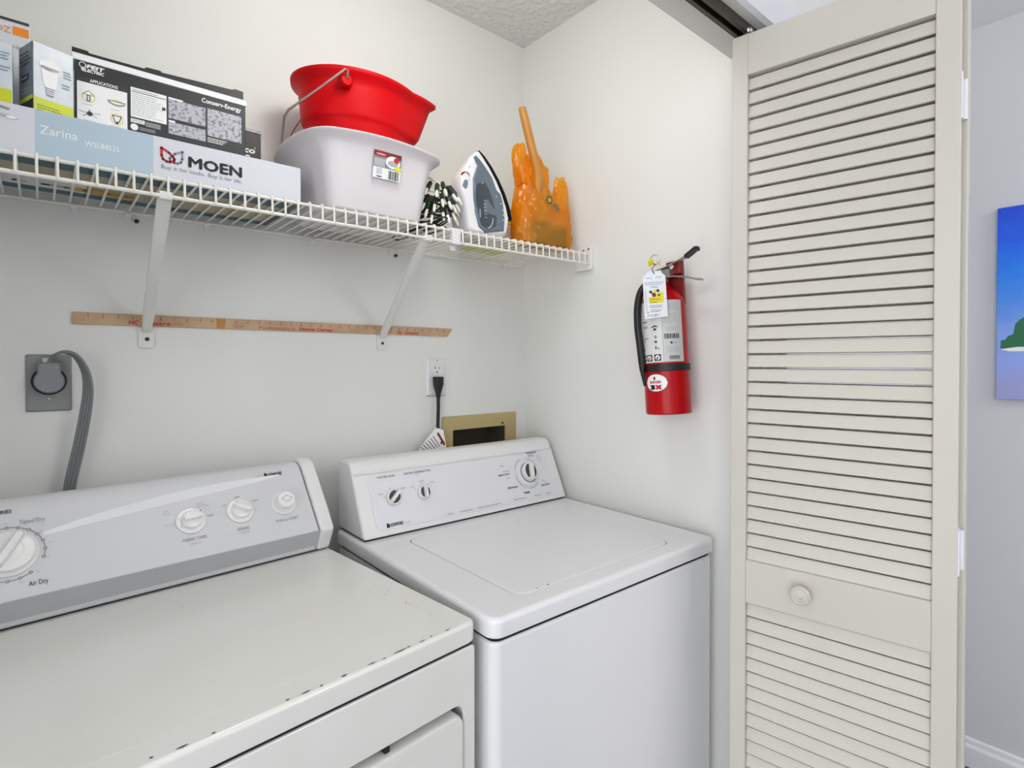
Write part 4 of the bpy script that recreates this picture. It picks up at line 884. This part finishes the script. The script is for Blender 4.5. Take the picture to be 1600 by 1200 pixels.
bm = bmesh.new(); slab(bm, -.080, .082, -.034, .034, .0, .070, .028, .024, 5, 4); obj('brush_head', bm, 'brush_brown', BR, True)

# ------------------------------------------------------------------ fire extinguisher
FE = thing('fire_extinguisher', 'red fire extinguisher with paper tag hung on right wall', 'fire extinguisher', (-.075, -.6290, 1.2085), (-.070, 0, 0))
RC = .0555; AZ = radians(214); ZV = Vector((0, 0, 1))
obj('cylinder', lathe(bmesh.new(), [(.045, .004), (.050, .0), (RC-.001, .002), (RC, .006), (RC, .270), (RC-.003, .285), (RC-.011, .300), (RC-.024, .311), (.020, .316), (.018, .330)], 64), 'ext_red', FE, True, 45)
def cyl(r0): return lambda u, z, d: Vector(((r0+d)*cos(u), (r0+d)*sin(u), z))
def arc_rect(p, a0, a1, z0, z1, m, l=1): p.rect(radians(a0), z0, radians(a1), z1, m, l, nx=max(1, int(abs(a1-a0)/5)))
p = Print(); arc_rect(p, 128, 209, .128, .278, 'label_paper'); arc_rect(p, 210, 263, .128, .278, 'label_paper2')
U = lambda d: radians(d)
arc_rect(p, 209, 210, .128, .278, 'ink_grey', 1)
for i, (a0, a1, z0, z1, n_) in enumerate(((212, 258, .252, .274, 7), (214, 258, .222, .246, 8), (216, 256, .203, .214, 4), (216, 256, .150, .166, 5))): p.lines(U(a0), z0, U(a1), z1, n_, 'ink_light', 2, seed=i)
xx = 214.0
for k, wd in enumerate((2.2, 1.2, 3, 1.5, 2.5, 1, 2, 3, 1.2, 2.4, 2, 1.4)): arc_rect(p, xx, xx+wd, .184, .196, 'ink_black', 2); xx += wd+1.3
xx = 224.0
for k in range(14): arc_rect(p, xx, xx+.9+.5*(k % 3 == 0), .134, .143, 'ink_black', 2); xx += 1.9
p.disc(U(230), .174, U(3), 'ink_dark', 2, ry=.003, n=10); p.lines(U(234), .1725, U(244), .1755, 1, 'ink_dark', 2)
for a0, a1, z0, z1, n_, s in ((150, 176, .226, .232, 1, 1), (152, 172, .212, .219, 2, 2), (152, 178, .186, .190, 1, 3), (155, 164, .180, .184, 1, 4)): p.lines(U(a0), z0, U(a1), z1, n_, 'ink_dark', 2, seed=s)
p.poly([(U(182), .2150), (U(192), .2190), (U(199), .2150), (U(199), .2130), (U(192), .2150), (U(182), .2125)], 'ink_dark', 2).disc(U(191), .2085, U(4.5), 'ink_dark', 2, ry=.003, n=10)
p.stroke([(U(160), .168), (U(180), .176), (U(190), .184)], .0012, 'ink_light', 2).disc(U(192), .190, U(3.5), 'ink_grey', 2, ry=.004, n=10).disc(U(192), .178, U(4), 'ink_dark', 2, ry=.003, n=8)
p.poly([(U(152), .160), (U(157), .160), (U(155), .166)], 'ink_black', 2).rect(U(190), .160, U(193), .168, 'ink_black', 2).rect(U(196), .160, U(199), .163, 'ink_black', 2)
for a0 in (143, 163, 186):
    arc_rect(p, a0, a0+17, .1315, .1475, 'ink_black', 2); p.disc(U(a0+8.5), .1395, U(6.2), 'ink_white', 3, ry=.0062, n=12); p.poly([(U(a0+4.5), .136), (U(a0+8), .134), (U(a0+12), .143), (U(a0+8), .141)], 'ink_black', 4)
p.build('instruction_label', FE, cyl(RC))
p = Print(); ca, cz = 186, .0785
def oval(rx, ry, m, l, n=36): p.poly([(U(ca+rx*cos(2*pi*k/n)), cz+ry*sin(2*pi*k/n)) for k in range(n)], m, l)
bmq = None
for l, (k, m) in enumerate(((1.0, 'ink_maroon'), (.92, 'ink_white'))):
    # oval cut in strips so that it follows the cylinder
    N = 16
    for i in range(N):
        a0, a1 = -1+2*i/N, -1+2*(i+1)/N; y0, y1 = sqrt(max(0, 1-a0*a0)), sqrt(max(0, 1-a1*a1)); rx, ry = 32*k, .0225*k
        P = [(U(ca+rx*a0), cz-ry*y0), (U(ca+rx*a1), cz-ry*y1), (U(ca+rx*a1), cz+ry*y1), (U(ca+rx*a0), cz+ry*y0)]
        if i == 0: P = P[1:3]+[P[0]]
        if i == N-1: P = [P[0], P[1], P[3]]
        p.poly(P, m, 1+l*2)
p.text('BADGER', U(170), .0775, 'ink_red', h=.0058, w=U(30), bold=.05, l=5).disc(U(183), .0895, U(3), 'ink_maroon', 5, ry=.0045, n=8).poly([(U(169), .0620), (U(182), .0620), (U(184), .0665), (U(182), .0735), (U(169), .0735), (U(173), .068)], 'ink_black', 5).poly([(U(184), .0620), (U(201), .0620), (U(198), .068), (U(201), .0735), (U(184), .0735), (U(188), .068)], 'ink_red', 5)
p.build('oval_sticker', FE, cyl(RC))
# strap and buckle
obj('strap', lathe(bmesh.new(), [(RC+.0003, .106), (RC+.0022, .107), (RC+.0022, .123), (RC+.0003, .124)], 64, None, False, False), 'rubber_black', FE, True, 40)
uL = Vector((cos(radians(136)), sin(radians(136)), 0))
bm = bmesh.new(); bx(bm, -.004, .006, -.012, .012, -.009, .009, .0015); bk = obj('buckle', bm, 'steel', FE); bk.location = uL*(RC+.003)+Vector((0, 0, .116)); bk.rotation_euler = (0, 0, radians(136))
# hose
hd = Vector((cos(radians(150)), sin(radians(150)), 0))
obj('hose', tube(bmesh.new(), smooth_path([hd*.012+ZV*.338, hd*.034+ZV*.330, hd*.056+ZV*.308, hd*.067+ZV*.270, hd*.0695+ZV*.220, hd*.066+ZV*.170, hd*.0635+ZV*.128, hd*.0635+ZV*.105], 6), [.0092]*36+[.0088, .0085, .0080, .0075, .0068, .0060, .0055], 12), 'rubber_black', FE, True, 60)
obj('nozzle', tube(bmesh.new(), [hd*.0635+ZV*.106, hd*.0615+ZV*.088, hd*.060+ZV*.072], [.0062, .0045, .0030], 10), 'rubber_black', FE, True)
# valve head, lever, carrying handle
bm = bmesh.new(); lathe(bm, [(.017, .326), (.019, .330), (.019, .346), (.012, .352), (.012, .360)], 24); tube(bm, [ZV*.340, hd*.022+ZV*.339], .008, 12); bx(bm, -.009, .009, -.030, .012, .338, .360, .002); obj('valve_head', bm, 'steel', FE, True, 40)
def bar(pts, wd, th, nm, m, taper=1):
    bm = bmesh.new(); n_ = len(pts); lp = []
    for i, q in enumerate(pts):
        k = 1+(taper-1)*i/(n_-1); lp.append([(q[0]+a*wd/2*k, q[1], q[2]+b*th/2) for a, b in ((-1, -1), (-.6, -1.0), (.6, -1.0), (1, -1), (1, .3), (.7, 1), (-.7, 1), (-1, .3))])
    loft(bm, lp); return obj(nm, bm, m, FE, True, 40)
bar([(0, .010, .362), (0, -.02, .366), (0, -.06, .377), (0, -.085, .386), (0, -.098, .392)], .017, .0040, 'squeeze_lever', 'steel')
bar([(0, -.074, .3815), (0, -.088, .388), (0, -.100, .3945), (0, -.106, .394)], .019, .0095, 'lever_grip', 'rubber_black')
bar([(0, -.012, .3415), (0, -.04, .3395), (0, -.075, .331), (0, -.098, .3215), (0, -.112, .3185)], .018, .0050, 'carry_handle', 'steel', .75)
bm = bmesh.new(); bx(bm, .018, .024, -.052, -.004, .268, .382, .002); bx(bm, .005, .024, -.050, -.012, .346, .374, .002); hg = obj('wall_hanger', bm, 'ext_darkred', FE); tag(hg, 'dark red steel wall hanger')
Print().poly([(-.020, .366), (-.030, .372), (-.036, .366), (-.028, .357)], 'ink_white').disc(-.024, .352, .0018, 'ink_white', n=8).build('hanger_mark', hg, lambda y, z, d: Vector((.005-d, y, z)))
# pull pin ring, yellow seal, paper tag
vc = Vector((cos(AZ), sin(AZ), 0)); rl = Vector((rt.x, rt.y, 0))
tc_ = vc*.024-rl*.012+ZV*.384
obj('pull_ring', tube(bmesh.new(), [tc_+rl*.0115*cos(a)+ZV*.0125*sin(a) for a in (2*pi*i/24 for i in range(25))], .0011, 6), 'steel', FE, True)
bm = bmesh.new(); R = random.Random(4); P = [tc_+rl*(-.012+.006*sin(k*1.9))+ZV*(-.006+.008*cos(k*1.3))+vc*(.003*sin(k)) for k in range(14)]; tube(bm, smooth_path(P, 3), .0016, 6); lathe(bm, [(.003, -.002), (.0055, 0), (.0055, .006), (.003, .008)], 10, (tc_-rl*.014-ZV*.003, rl, ZV, vc)); tube(bm, [tc_+rl*.004-ZV*.004, tc_+rl*.012-ZV*.012], .0022, 6); obj('tamper_seal', bm, 'ink_yellow', FE, True)
to = vc*(RC+.010)-rl*.018+ZV*.291; TGF = plane(to, rl-ZV*.0+vc*.06, ZV-rl*.02+vc*.0)
TGP = [(-.0275, -.0585), (.0275, -.0545), (.0285, .044), (.0155, .0565), (-.0100, .0560), (-.0255, .0420)]
bm = bmesh.new(); loft(bm, [[TGF(x, y, d) for x, y in TGP] for d in (0, .0006)]); tgo = obj('inspection_tag', bm, 'tag_paper', FE); tag(tgo, 'white inspection tag with yellow picture')
p = Print(); p.poly([(-.0150, -.022), (.0200, -.020), (.0205, .006), (.010, .003), (-.0145, -.006)], 'ink_yellow')
for x, y, r_, m in ((-.009, .006, .004, 'ink_dark'), (-.002, -.001, .0055, 'ink_maroon'), (.008, .0085, .004, 'ink_dark'), (.002, .008, .004, 'ink_yellow'), (-.008, -.004, .003, 'ink_white'), (.010, -.002, .003, 'ink_maroon')): p.disc(x, y, r_, m, 3, n=8)
p.lines(-.0130, -.0135, .0185, -.0100, 1, 'ink_red', 4, seed=3).lines(-.012, -.020, .010, -.017, 1, 'ink_green', 4, seed=4)
for i, (x0, y0, x1, y1, n_, m) in enumerate(((-.018, .0385, -.004, .0410, 1, 'ink_dark'), (.006, .0400, .022, .0425, 1, 'ink_dark'), (-.022, .022, .024, .031, 2, 'ink_light'), (-.008, .015, .014, .021, 2, 'ink_slate'), (-.024, -.046, -.018, .012, 14, 'ink_light'), (-.014, -.033, .020, -.025, 2, 'ink_slate'), (-.012, -.043, .016, -.036, 2, 'ink_grey'), (-.022, -.054, .018, -.047, 2, 'ink_light'))): p.lines(x0, y0, x1, y1, n_, m, 2, seed=i)
p.disc(.0245, -.011, .001, 'ink_dark', n=6).disc(-.018, -.043, .0014, 'ink_dark', n=6).rect(-.002, -.052, .0, -.0485, 'ink_dark', 3)
p.build('tag_print', tgo, TGF, base=.0008)
obj('tag_wire', tube(bmesh.new(), smooth_path([TGF(.003, .050, .001), TGF(-.002, .062, .004), tc_-ZV*.012, tc_-rl*.006-ZV*.009], 5), .0009, 6), 'screw_dark', FE)

# ------------------------------------------------------------------ painting on the hallway wall
PT = thing('seascape_painting', 'blue seascape canvas with green island on hallway wall', 'painting', (XG, -1.0855, 1.2195))
PWD, PH = .62, .6055
obj('canvas', box(-.022, -.0005, -PWD, 0, 0, PH, .0015, 1), 'painted_canvas', PT)
PF = lambda y, z, d: Vector((-.022-d, -y, z))
p = Print()
p.poly([(.010, .1585), (.03, .152), (.20, .150), (.35, .146), (.35, .158), (.05, .166)], 'ink_white')
p.poly([(.010, .160), (.011, .186), (.022, .189), (.028, .200), (.040, .205), (.045, .238), (.055, .250), (.09, .275), (.16, .290), (.25, .262), (.33, .2), (.36, .163), (.05, .1655)], 'ink_green', 2)
p.build('island', PT, PF)
